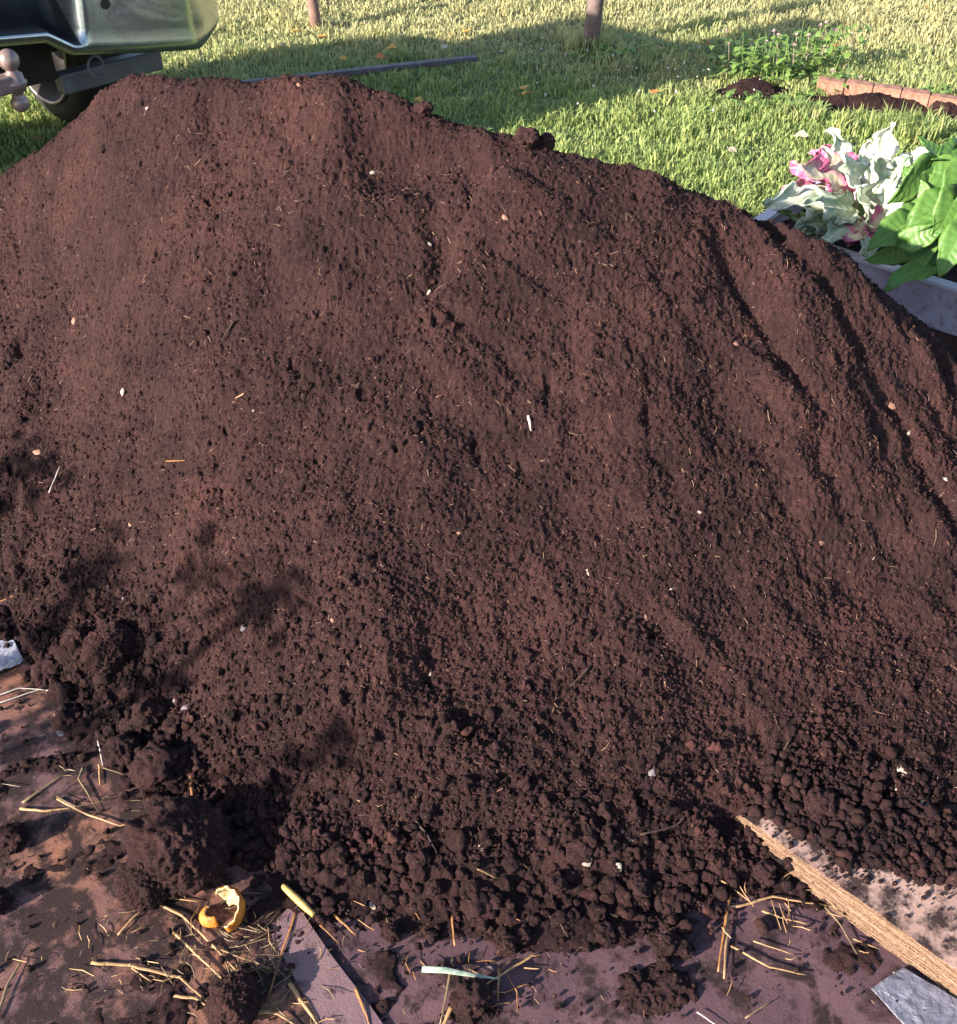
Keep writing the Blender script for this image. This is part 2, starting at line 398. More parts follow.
# overhang: shift points sideways a little so that crumbs do not look like a height field
jx = .0016*vnoise(GX, GY, .006, 201); jy = .0016*vnoise(GX, GY, .006, 202)
V = np.stack([(GX+jx).ravel(), (GY+jy).ravel(), Z.ravel()], -1)[used]
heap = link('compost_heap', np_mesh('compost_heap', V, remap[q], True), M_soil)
tag(heap, 'large heap of dark reddish brown crumbly compost filling the middle', 'compost heap', kind='thing')
def zat(x, y):
    i = ((np.asarray(x)-XS[0])/dxg).astype(int); j = ((np.asarray(y)-YS[0])/dxg).astype(int)
    ok = (i >= 0) & (i < nx_) & (j >= 0) & (j < ny_)
    return np.where(ok, np.maximum(Z[np.clip(j, 0, ny_-1), np.clip(i, 0, nx_-1)], .006), .006)
def on_heap(u, v): 
    p = surf(u, v, Z); p.z = max(p.z, .006); return p
def normal_at(p, e=.02):
    a = zat(np.array([p.x+e, p.x-e, p.x, p.x]), np.array([p.y, p.y, p.y+e, p.y-e]))
    return Vector((-(a[0]-a[1])/(2*e), -(a[2]-a[3])/(2*e), 1)).normalized()

# ------------------------------------------------------------------ crumbs (uncountable): templates merged in numpy
def templates(sub, n, seed, rough=.25):
    out = []
    bm = bmesh.new(); bmesh.ops.create_icosphere(bm, subdivisions=sub, radius=1)
    v0 = np.array([v.co[:] for v in bm.verts]); f0 = np.array([[v.index for v in f.verts] for f in bm.faces]); bm.free()
    r = np.random.default_rng(seed)
    for i in range(n):
        v = v0.copy(); d = np.ones(len(v))
        for a in range(7):
            ax = r.normal(size=3); ax /= np.linalg.norm(ax); d += rough*r.uniform(.2, .6)*np.sin(3.0*r.uniform(.5, 2.2)*(v@ax)+r.uniform(0, 6))*.6
        v = v*d[:, None]*r.uniform(.7, 1.25, 3); out.append((v, f0))
    return out
def scatter_rocks(name, pts, sizes, mat, sub, label=None, seed=1, kind='stuff', sink=.35, flat=1.0, smooth=True, rough=.5):
    tp = templates(sub, 16, seed, rough); r = np.random.default_rng(seed); pts = np.asarray(pts); sizes = np.asarray(sizes); n = len(pts)
    ti = r.integers(0, 16, n); Vs = []; Fs = []; Ts = []; off = 0
    for q in range(16):
        v, f = tp[q]; sel = np.where(ti == q)[0]; m = len(sel)
        if not m: continue
        A_ = r.normal(size=(m, 3, 3)); Q_, _ = np.linalg.qr(A_)
        w = np.einsum('vj,mij->mvi', v, Q_)*sizes[sel][:, None, None]; w[:, :, 2] *= flat
        w += pts[sel][:, None, :]; w[:, :, 2] += (sizes[sel]*(1-sink)*flat)[:, None]
        Vs.append(w.reshape(-1, 3)); Fs.append((f[None]+(np.arange(m)*len(v))[:, None, None]+off).reshape(-1, 3)); off += m*len(v)
        Ts.append(np.repeat(r.uniform(0, 1, m), len(v)))
    o = link(name, np_mesh(name, np.concatenate(Vs), np.concatenate(Fs), smooth, {'tone': np.concatenate(Ts)}), mat)
    return tag(o, label, 'soil crumbs', kind=kind)
r = np.random.default_rng(11)
# small crumbs over the slope and foot
def slope_pts(N, seed):
    r = np.random.default_rng(seed); x = r.uniform(-1.5, 1.25, N); y = r.uniform(1.0, 2.75, N); t_ = x/y
    ss = (np.interp(t_, CT_t, CT_y)-y)/(np.interp(t_, CT_t, CT_y)-np.interp(t_, FT_t, FT_b)); m = (ss > -.08) & (ss < 1.05)
    return x[m], y[m], ss[m], r
cx_, cy_, ss, r = slope_pts(300000, 12)
pr = .35+.5*(fbm(cx_, cy_, .09, 61, 3) > .05)+.3*(ss > .5); m = r.uniform(size=len(ss)) < pr; cx_, cy_, ss = cx_[m], cy_[m], ss[m]
sz = np.clip((.0009+.0006*np.clip(ss, 0, 1))*(.6+r.exponential(.6, len(ss))), .0008, .0050)
scatter_rocks('fine_soil_grains', np.stack([cx_, cy_, zat(cx_, cy_)], -1), sz, M_clod_obj, 1, 'fine dark soil grains covering the face of the compost heap', 4, smooth=False, sink=.5)
cx_, cy_, ss, r = slope_pts(34000, 13)
pr = np.clip(.05+.45*sstep(.12, .45, fbm(cx_, cy_, .11, 66, 3))*(ss > .12)+.94*np.clip((ss-.55)/.42, 0, 1)**2.0, 0, 1)
m = r.uniform(size=len(ss)) < pr; cx_, cy_, ss = cx_[m], cy_[m], ss[m]
sz = (.0020+.0030*np.clip((ss-.5)/.5, 0, 1)**1.5)*(.55+r.exponential(.5, len(ss))); sz = np.clip(sz, .0015, .0100)
scatter_rocks('soil_crumbs', np.stack([cx_, cy_, zat(cx_, cy_)], -1), sz, M_clod_obj, 3, 'loose dark crumbs that rolled down to the foot of the compost heap', 3, rough=.7)
# granules on the flat just outside the foot
N = 26000
gx_ = r.uniform(-1.3, 1.1, N); gy_ = r.uniform(.55, 2.1, N); t_ = gx_/gy_
df = np.interp(t_, FT_t, FT_b)-gy_
clump = np.exp(2.2*fbm(gx_, gy_, .10, 55, 3))
pr = np.where(df < -.02, 0, np.exp(-np.clip(df, 0, None)/.045)*.9+.05*clump)
m = r.uniform(size=N) < pr; gx_, gy_, df = gx_[m], gy_[m], df[m]
sz = np.clip((.0024+.0035*np.exp(-np.clip(df, 0, None)/.06))*(.5+r.exponential(.6, len(df))), .0011, .012)
scatter_rocks('scattered_soil_crumbs', np.stack([gx_, gy_, np.full(len(gx_), .008)], -1), sz, M_clod_obj, 2, 'fine soil crumbs scattered over the soiled cardboard in front', 5)

# ------------------------------------------------------------------ ground, cardboard on the ground
def poly_sheet(name, pts, z, th, mat, parent=None, wav=.0015, n=1):
    bm = bmesh.new()
    top = [bm.verts.new((p[0], p[1], z+th)) for p in pts]; bot = [bm.verts.new((p[0], p[1], z)) for p in pts]
    bm.faces.new(top); bm.faces.new(bot[::-1]); k = len(pts)
    for i in range(k): bm.faces.new((bot[i], bot[(i+1) % k], top[(i+1) % k], top[i]))
    bmesh.ops.recalc_face_normals(bm, faces=bm.faces)
    return bm_obj(name, bm, mat, parent)
bm = bmesh.new()
g = 600
for a, b, c_, d_ in ((-g, -g, g, g),): bm.faces.new([bm.verts.new(q_) for q_ in ((a, b, -.004), (c_, b, -.004), (c_, d_, -.004), (a, d_, -.004))])
tag(bm_obj('ground', bm, M_lawn), kind='structure')
def xy(lst, z=0): return [P(u, v, z) for u, v in lst]
def ragged(pts, step=.05, amp=.004, seed=0):
    rr = random.Random(seed); out = []
    for i, p in enumerate(pts):
        q_ = pts[(i+1) % len(pts)]; L = (Vector(q_)-Vector(p)).length; n = max(1, int(L/step))
        for k in range(n):
            w = Vector(p).lerp(Vector(q_), k/n)
            if k: w += Vector((rr.uniform(-amp, amp), rr.uniform(-amp, amp), 0)[:len(w)])
            out.append(w)
    return out
sR = poly_sheet('cardboard_sheet', ragged([(-.30, .2), (1.6, .25), (1.55, 1.65), (-.35, 1.7)], seed=2), 0, .003, M_sheetR)
tag(sR, 'damp purplish brown flat cardboard under the bottom centre and the heap', 'cardboard sheet')
pL = [P(295, 905), P(383, 1040), Vector((-.05, .45, 0)), Vector((-1.9, .35, 0)), Vector((-1.95, 2.5, 0)), Vector((-.6, 2.4, 0))]
sL = poly_sheet('cardboard_sheet', ragged(pL, seed=3), .0032, .0035, M_sheetL)
tag(sL, 'orange brown soiled flat cardboard spread at the lower left', 'cardboard sheet')
pF = [P(268, 930), P(296, 905), P(316, 935), P(372, 1010), P(395, 1045), P(330, 1045), P(300, 990)]
sF = poly_sheet('cardboard_flap', ragged(pF, .04, .002, 4), .0069, .003, M_sheetP)
tag(sF, 'pale lilac cardboard flap strip beside the straw at the bottom', 'cardboard flap')

# ------------------------------------------------------------------ stack of cardboard at lower right
st_root = empty('cardboard_stack', P(850, 900)); inv = Matrix.Translation(-st_root.location)
A = P(740, 815, .05); Bq = P(957, 969, .05); d = (Bq-A).normalized(); nrm = Vector((-d.y, d.x, 0))  # nrm points to the back
B2 = A+d*1.05
if nrm.y < 0: nrm = -nrm
M_paper = simple('white_liner_paper', (.62, .5, .4), .8, nscale=80, var=.2)
z = .003; layers = []
lay_h = [.0065, .0045, .0065, .005, .0065, .006, .005, .006]
rr = random.Random(5)
for li, h in enumerate(lay_h):
    inset = [-.030, -.022, -.024, -.013, -.016, -.006, -.009, .0][li]*.55; a0 = A+nrm*inset-d*(0 if li > 5 else rr.uniform(-.02, .05)) ; a1 = B2+nrm*(inset+rr.uniform(-.006, .006))
    # two liners with a fluted medium between them, running along the visible edge
    bm = bmesh.new(); n = int((a1-a0).length/.0016); dep = .5
    def strip(z0, z1, mi, back=dep, jit=.0):
        P0 = [a0, a1, a1+nrm*back, a0+nrm*back]
        segs = 90; fr = [a0.lerp(a1, i/segs)+nrm*(jit*rr.uniform(-1, 1)) for i in range(segs+1)]
        bk = [a0.lerp(a1, i/segs)+nrm*back for i in range(segs+1)]
        wob = [.0012*math.sin(i*.35+li)+.0008*math.sin(i*.9+li*2) for i in range(segs+1)]
        tp_ = [bm.verts.new((p.x, p.y, z1+w)) for p, w in zip(fr, wob)]; bt = [bm.verts.new((p.x, p.y, z0+w)) for p, w in zip(fr, wob)]
        tb = [bm.verts.new((p.x, p.y, z1)) for p in bk]; bb = [bm.verts.new((p.x, p.y, z0)) for p in bk]
        for i in range(segs):
            for f in ((bt[i], bt[i+1], tp_[i+1], tp_[i]), (tp_[i], tp_[i+1], tb[i+1], tb[i]), (bb[i], bb[i+1], bt[i+1], bt[i]), (bb[i+1], bb[i], tb[i], tb[i+1])):
                bm.faces.new(f).material_index = mi
        for f in ((bt[0], tp_[0], tb[0], bb[0]), (bt[-1], bb[-1], tb[-1], tp_[-1])): bm.faces.new(f).material_index = mi
    strip(z, z+.0011, 0, jit=.0012); strip(z+h-.0011, z+h, 2 if li == len(lay_h)-1 else 0, jit=.0012)
    last = None; per = .0068
    for i in range(n+1):
        p = a0.lerp(a1, i/n)+nrm*.0005; zz = z+h/2+(h/2-.0012)*math.sin(i*.0016/per*2*math.pi)+.0012*math.sin(i/n*90*.35+li)
        cur = (bm.verts.new((p.x, p.y, zz-.0003)), bm.verts.new((p.x, p.y, zz+.0003)), bm.verts.new((p.x+nrm.x*.05, p.y+nrm.y*.05, zz)))
        if last:
            bm.faces.new((last[0], cur[0], cur[1], last[1])).material_index = 0; bm.faces.new((last[1], cur[1], cur[2], last[2])).material_index = 1
        last = cur
    bmesh.ops.transform(bm, matrix=inv, verts=bm.verts)
    bmesh.ops.recalc_face_normals(bm, faces=bm.faces)
    o = bm_obj('corrugated_layer', bm, [M_corr, M_cin, M_ctop], st_root)
    z += h+.0004
tag(st_root, 'stack of corrugated cardboard with pale layered edge, half buried at lower right', 'cardboard stack')
STZ = z; d0 = d.copy()
# the heap spills onto the stack: mound of clods on its upper edge (crumb field below uses this)
def on_stack(x, y):
    w = (x-A.x)*nrm.x+(y-A.y)*nrm.y; l_ = (x-A.x)*d.x+(y-A.y)*d.y
    return (w > 0) & (w < .5) & (l_ > 0) & (l_ < 1.05)
# crumbs resting on stack
N = 7500; lx = r.uniform(0.0, .75, N); wx = np.abs(r.uniform(0, .26, N)); px = A.x+d.x*lx+nrm.x*wx; py = A.y+d.y*lx+nrm.y*wx
edge_d = wx-(.36*lx-.004+.015*np.sin(lx*25)+.012*np.sin(lx*61))     # soil edge drifts away from the front edge
pr = np.where(edge_d > 0, 1, .9*np.exp(edge_d/.02)+.03); m = r.uniform(size=N) < pr
px, py, ed = px[m], py[m], edge_d[m]
zz = np.maximum(zat(px, py), STZ)+np.where(ed > 0, .012*np.clip(ed/.05, 0, 1)*r.uniform(0, 1, len(ed)), 0)
sz = np.clip(np.where(ed > -.004, .0042-.010*np.clip(ed, 0, .2), .0016)*(.45+r.exponential(.6, len(ed))), .0012, .0115)
scatter_rocks('spilled_soil_crumbs', np.stack([px, py, zz], -1), sz, M_clod_obj, 2, 'loose soil crumbs spilled over the top of the cardboard stack', 8)

# ------------------------------------------------------------------ clods: the larger ones are things
def fn3(v, s, seed):
    rq, _ = np.linalg.qr(np.random.default_rng(seed).normal(size=(3, 3))); p = (v@rq.T)/s+17.3; i = np.floor(p).astype(np.int64); f = p-i; f = f*f*(3-2*f); out = 0
    for cx in (0, 1):
        for cy in (0, 1):
            for cz in (0, 1):
                w = (f[:, 0] if cx else 1-f[:, 0])*(f[:, 1] if cy else 1-f[:, 1])*(f[:, 2] if cz else 1-f[:, 2])
                out = out+w*_h(i[:, 0]+cx, i[:, 1]+cy+(i[:, 2]+cz)*57, seed)
    return out*2-1
def clod_mesh(seed, sub=5, lump=.28):
    bm = bmesh.new(); bmesh.ops.create_icosphere(bm, subdivisions=sub, radius=1)
    v = np.array([w.co[:] for w in bm.verts]); f = np.array([[w.index for w in q_.verts] for q_ in bm.faces]); bm.free()
    rr = np.random.default_rng(seed); n = v.copy()
    dd = 1+(lump if sub < 6 else .2)*fn3(v, .9, seed)+(.16 if sub < 6 else .06)*fn3(v, .4, seed+3)+(.10 if sub < 6 else .05)*fn3(v, .18, seed+5)
    if sub >= 4: dd += .07*fn3(v, .09, seed+7)
    if sub >= 6: dd += .045*fn3(v, .045, seed+8)+.03*fn3(v, .025, seed+11)
    cs = rr.normal(size=(int(160 if sub >= 6 else (60 if sub >= 5 else 14)), 3)); cs /= np.linalg.norm(cs, axis=1)[:, None]; rd = rr.uniform(.05, .14, len(cs)) if sub >= 6 else rr.uniform(.10, .3, len(cs))
    for c_, q_ in zip(cs, rd): 
        dist = np.linalg.norm(n-c_, axis=1); dd += np.sqrt(np.clip(q_*q_-dist**2, 0, None))*.55
    v = n*dd[:, None]; v[:, 2] *= .82
    return np_mesh('soil_clod', v, f, True)
big_clods = [clod_mesh(100+i, 6, .12) for i in range(3)]; mid_clods = [clod_mesh(200+i, 5) for i in range(6)]; small_clods = [clod_mesh(300+i, 4, .5) for i in range(10)]
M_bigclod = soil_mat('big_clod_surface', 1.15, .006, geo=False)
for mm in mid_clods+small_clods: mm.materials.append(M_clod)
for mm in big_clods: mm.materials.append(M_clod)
def put_clod(u, v, rpx, label, kind='mid', group=None, stretch=(1, 1, 1), lift=.55, zmin=None):
    p = on_heap(u, v+rpx*.45)
    zg = max(p.z, .007) if zmin is None else zmin
    dep = p.y*cp+(CAM_H-zg)*sp; rad = rpx/F_PX*dep
    me = random.choice({'big': big_clods, 'mid': mid_clods, 'small': small_clods}[kind])
    o = link('soil_clod', me); o.location = (p.x, p.y+rad*.25, zg+rad*lift); o.scale = (rad*stretch[0]*.92, rad*stretch[1]*.92, rad*stretch[2]*.92)
    o.rotation_euler = (random.uniform(-.3, .3), random.uniform(-.3, .3), random.uniform(0, 6.28)) if kind != 'big' else (0, 0, random.uniform(0, 6))
    tag(o, label, 'soil clod', group); return o
G = 'soil clods fallen from the heap'
put_clod(186, 852, 54, 'biggest rounded clod of dark soil, lying left of the orange rind', 'big', G)
put_clod(150, 884, 34, 'soil clod tucked under the lower left side of the biggest clod', 'big', G)
put_clod(110, 652, 27, 'round clod at the heap foot just above the bent pale straw', 'big', G)
put_clod(236, 1004, 29, 'soil clod cut by the bottom edge among crossing straws', 'big', G)
put_clod(14, 842, 16, 'small dark clod alone on bare cardboard near the left edge', 'mid', G)
put_clod(-3, 905, 14, 'dark clod half cut off by the left edge', 'mid', G)
put_clod(125, 755, 19, 'dark shaded clod in the dirt patch above the long bent straw', 'mid', G)
put_clod(160, 770, 26, 'broad dark clod beside the upright tan splinter', 'mid', G)
put_clod(78, 640, 14, 'soil clod touching the left side of the round clod', 'mid', G)
put_clod(148, 715, 16, 'greyish clod left of the two pale pebbles', 'mid', G)
put_clod(527, 141, 12, 'round clod perched on the crest of the heap', 'mid', G)
put_clod(546, 144, 10, 'dark clod on the crest, right beside the round one', 'mid', G)
put_clod(424, 112, 9, 'small clod on the crest left of the perched pair', 'mid', G)
put_clod(392, 935, 9, 'small clod casting a long shadow near the pale flap', 'mid', G)
put_clod(505, 946, 12, 'soil clod just above the green and white leaf blade', 'mid', G)
put_clod(523, 938, 9, 'smaller clod behind the one above the green blade', 'mid', G)
put_clod(605, 936, 12, 'clod with twig leaning on it, right of the middle straws', 'mid', G)
put_clod(664, 949, 13, 'clod at the left end of the bottom right cluster, beside two golden stems', 'mid', G)
put_clod(683, 953, 9, 'little clod right of the clod beside two golden stems', 'mid', G)
put_clod(664, 966, 8, 'tiny clod below the clod beside two golden stems', 'mid', G)
put_clod(638, 890, 13, 'bare clod at the heap foot, directly left of the pale root tip', 'mid', G)
put_clod(557, 886, 11, 'lone brown clod in the crumbs below the white eggshell bits', 'mid', G)
put_clod(470, 1006, 18, 'crumbly clod beside the golden husk at the bottom edge', 'mid', G)
put_clod(763, 873, 11, 'clod pressed against the layered edge of the cardboard stack', 'mid', G)
put_clod(820, 806, 15, 'largest clod above the cardboard stack', 'mid', G)
put_clod(843, 822, 14, 'square clod just above the cardboard stack surface', 'mid', G)
put_clod(926, 828, 14, 'flat oblong clod above the stack near the right edge', 'mid', G)
put_clod(895, 856, 20, 'wide clod resting on the pale cardboard surface', 'mid', G, (1.2, .8, .8))
put_clod(945, 861, 17, 'clod on the cardboard stack at the right edge', 'mid', G)
put_clod(800, 812, 9, 'small clod left of the largest clod above the stack', 'mid', G)
put_clod(878, 778, 10, 'clod in the crumbs under the pale pebble at right', 'mid', G)
# the rest of the bigger granules in the talus: alike, so they share one label
rr = random.Random(31); cnt = 0
while cnt < 250:
    u = rr.uniform(-5, 960); t0 = (u-478.5)/F_PX
    fv = float(np.interp(u, [a for a, b in foot_px], [b for a, b in foot_px]))
    v = fv+rr.gauss(-16, 26)+ (rr.uniform(-25, 0) if u > 690 else 0)
    if u > 740 and v > 850: continue
    if v > fv+60 or (u > 715 and v > 815+(u-743)*.7-14): continue
    rp = min(12.5, 4.3+rr.expovariate(1/2.6)); cnt += 1
    put_clod(u, v, rp, 'small rounded soil clod in the crumbly band along the heap foot', 'small', 'rounded soil clods along the heap foot', (1, rr.uniform(.75, 1.1), 1), .4)

# little dunes of loose soil on the cardboard
def loose_patch(name, cpx, rx, ry, h, label, seed, ang=0, mat=M_soil, z0=.004, n=130, cat='loose soil'):
    c_ = P(*cpx) if len(cpx) == 2 else Vector(cpx)
    a = np.linspace(-1.3, 1.3, n); ax, ay = np.meshgrid(a, a)
    wx_ = ax*rx; wy_ = ay*ry; X = c_.x+wx_*math.cos(ang)-wy_*math.sin(ang); Y = c_.y+wx_*math.sin(ang)+wy_*math.cos(ang)
    rad = np.sqrt(ax**2+ay**2)+.35*fbm(X, Y, rx*.8, seed, 3)+.12*fbm(X, Y, rx*.2, seed+4, 3)
    e = sstep(1.0, .2, rad)
    Zp = -.006+e*(h+.006)*(.8+.6*fbm(X, Y, rx*.35, seed+2, 3))+np.clip(e*4, 0, 1)*(grains(X, Y, .009, seed+8, .7)*.8+grains(X, Y, .018, seed+9, .45)*.7)
    V = np.stack([X, Y, Zp+z0], -1).reshape(-1, 3); I = np.arange(n*n).reshape(n, n)
    Q = np.stack([I[:-1, :-1], I[:-1, 1:], I[1:, 1:], I[1:, :-1]], -1)[(e[:-1, :-1] > 0) | (e[1:, 1:] > 0)]
    us = np.zeros(n*n, bool); us[Q.ravel()] = True; rm = np.cumsum(us)-1
    return tag(link(name, np_mesh(name, V[us], rm[Q], True), mat), label, cat, kind='stuff')
loose_patch('loose_soil', (655, 990), .085, .05, .014, 'low drift of loose soil at the bottom, left of golden stems', 1)
loose_patch('loose_soil', (470, 1015), .05, .03, .014, 'loose soil around the golden husk at the bottom edge', 2)
loose_patch('loose_soil', (100, 722), .20, .11, .012, 'dark loose soil spread below the round clod', 3, .5)
loose_patch('loose_soil', (50, 765), .10, .03, .009, 'thin streak of loose soil at the far left', 4, .2)
loose_patch('loose_soil', (240, 985), .06, .05, .014, 'loose soil heaped around the bottom clod among straws', 5)
loose_patch('loose_soil', (300, 870), .09, .05, .02, 'loose soil piled behind the corn coloured stem piece', 6)
loose_patch('loose_soil', (520, 930), .05, .035, .010, 'small patch of loose soil above the green blade', 7)
loose_patch('loose_soil', (230, 840), .12, .08, .028, 'dark loose soil in the gap behind the biggest clod', 9)
loose_patch('loose_soil', (60, 655), .13, .10, .020, 'dark loose soil at the left edge below the heap', 10)
loose_patch('loose_soil', (640, 925), .08, .03, .012, 'loose soil below the heap foot right of centre', 12)

# crumbly smears of soil pressed on the cardboard
xs_ = np.arange(-1.25, 1.05, .0034); ys_ = np.arange(.62, 1.75, .0034); SX, SY = np.meshgrid(xs_, ys_)
dfoot = np.interp(SX/SY, FT_t, FT_b)-SY
ms_ = fbm(SX, SY, .16, 301, 5, .68)+.28*np.exp(-np.clip(dfoot, 0, None)/.10)+.16*sstep(-.15, -.5, SX)*sstep(.85, 1.2, SY)-.29-.3*gau(SX, SY, P(120, 935), .12, .10)-.12*sstep(.05, .3, SX)-.5*gau(SX, SY, P(335, 980), .05, .09)-.5*gau(SX, SY, P(930, 1010), .12, .07)
em = sstep(.0, .22, ms_)*(dfoot > -.05)
SZ = .0062+em*(.0035+grains(SX, SY, .008, 311, .7)*.8+grains(SX, SY, .016, 312, .35)*.6)-.004*(em < .02)
I = np.arange(SX.size).reshape(SX.shape); kq = (em[:-1, :-1] > .02) | (em[1:, 1:] > .02)
kq &= ~((((SX-A.x)*nrm.x+(SY-A.y)*nrm.y)[:-1, :-1] > -.03) & (((SX-A.x)*d0.x+(SY-A.y)*d0.y)[:-1, :-1] > -.02))
Q = np.stack([I[:-1, :-1], I[:-1, 1:], I[1:, 1:], I[1:, :-1]], -1)[kq]; us = np.zeros(SX.size, bool); us[Q.ravel()] = True; rm = np.cumsum(us)-1
tag(link('soil_smears', np_mesh('soil_smears', np.stack([SX.ravel(), SY.ravel(), SZ.ravel()], -1)[us], rm[Q], True), M_clod), 'thin crumbly smears of dark soil on the cardboard in front of the heap', 'soil smears', kind='stuff')

# ------------------------------------------------------------------ straws and twigs
def straw(pts, wpx, label, mat=M_straw, name='straw', flat=.55, lift=.0006, group='straws strewn on the cardboard', curve=True, tip=.5, onheap=False, cat=None):
    P3 = []
    for i, q_ in enumerate(pts):
        p = on_heap(*q_) if onheap else P(q_[0], q_[1], .010)
        P3.append(p+Vector((0, 0, lift+(.006 *.4 if len(pts) > 2 and 0 < i < len(pts)-1 else 0))))
    c0 = sum(P3, Vector())/len(P3); dep = c0.y*cp+(CAM_H-c0.z)*sp; w = wpx/F_PX*dep/2*.64
    dn = []
    for i in range(len(P3)-1):
        n = 5
        for k in range(n): 
            q_ = P3[i].lerp(P3[i+1], k/n)
            q_ += Vector((random.uniform(-1, 1), random.uniform(-1, 1), random.uniform(-.5, .5)))*w*.22
            dn.append(q_)
    dn.append(P3[-1]); m_ = len(dn)
    rad = [w*(1-(1-tip)*(k/(m_-1)))*random.uniform(.88, 1.12) for k in range(m_)]; rad[0] *= .85
    base = Vector((c0.x, c0.y, 0 if not onheap else c0.z)); flat = random.choice((.3, .45, .6)) if flat < .9 else flat
    bm = bmesh.new(); tube(bm, [p-base for p in dn], rad, 7, flat=flat, roll=random.uniform(-.4, .4))
    if m_ > 12 and wpx >= 6:   # growth nodes
        for k in (m_//3, 2*m_//3):
            tube(bm, [dn[k]-base-(dn[k+1]-dn[k]).normalized()*w*.5, dn[k]-base, dn[k]-base+(dn[k+1]-dn[k]).normalized()*w*.5], [rad[k]*.95, rad[k]*1.15, rad[k]*.95], 7, flat=max(flat, .7))
    o = bm_obj(name, bm, mat, smooth=True, loc=base)
    return tag(o, label, cat or name.replace('_', ' '), group)
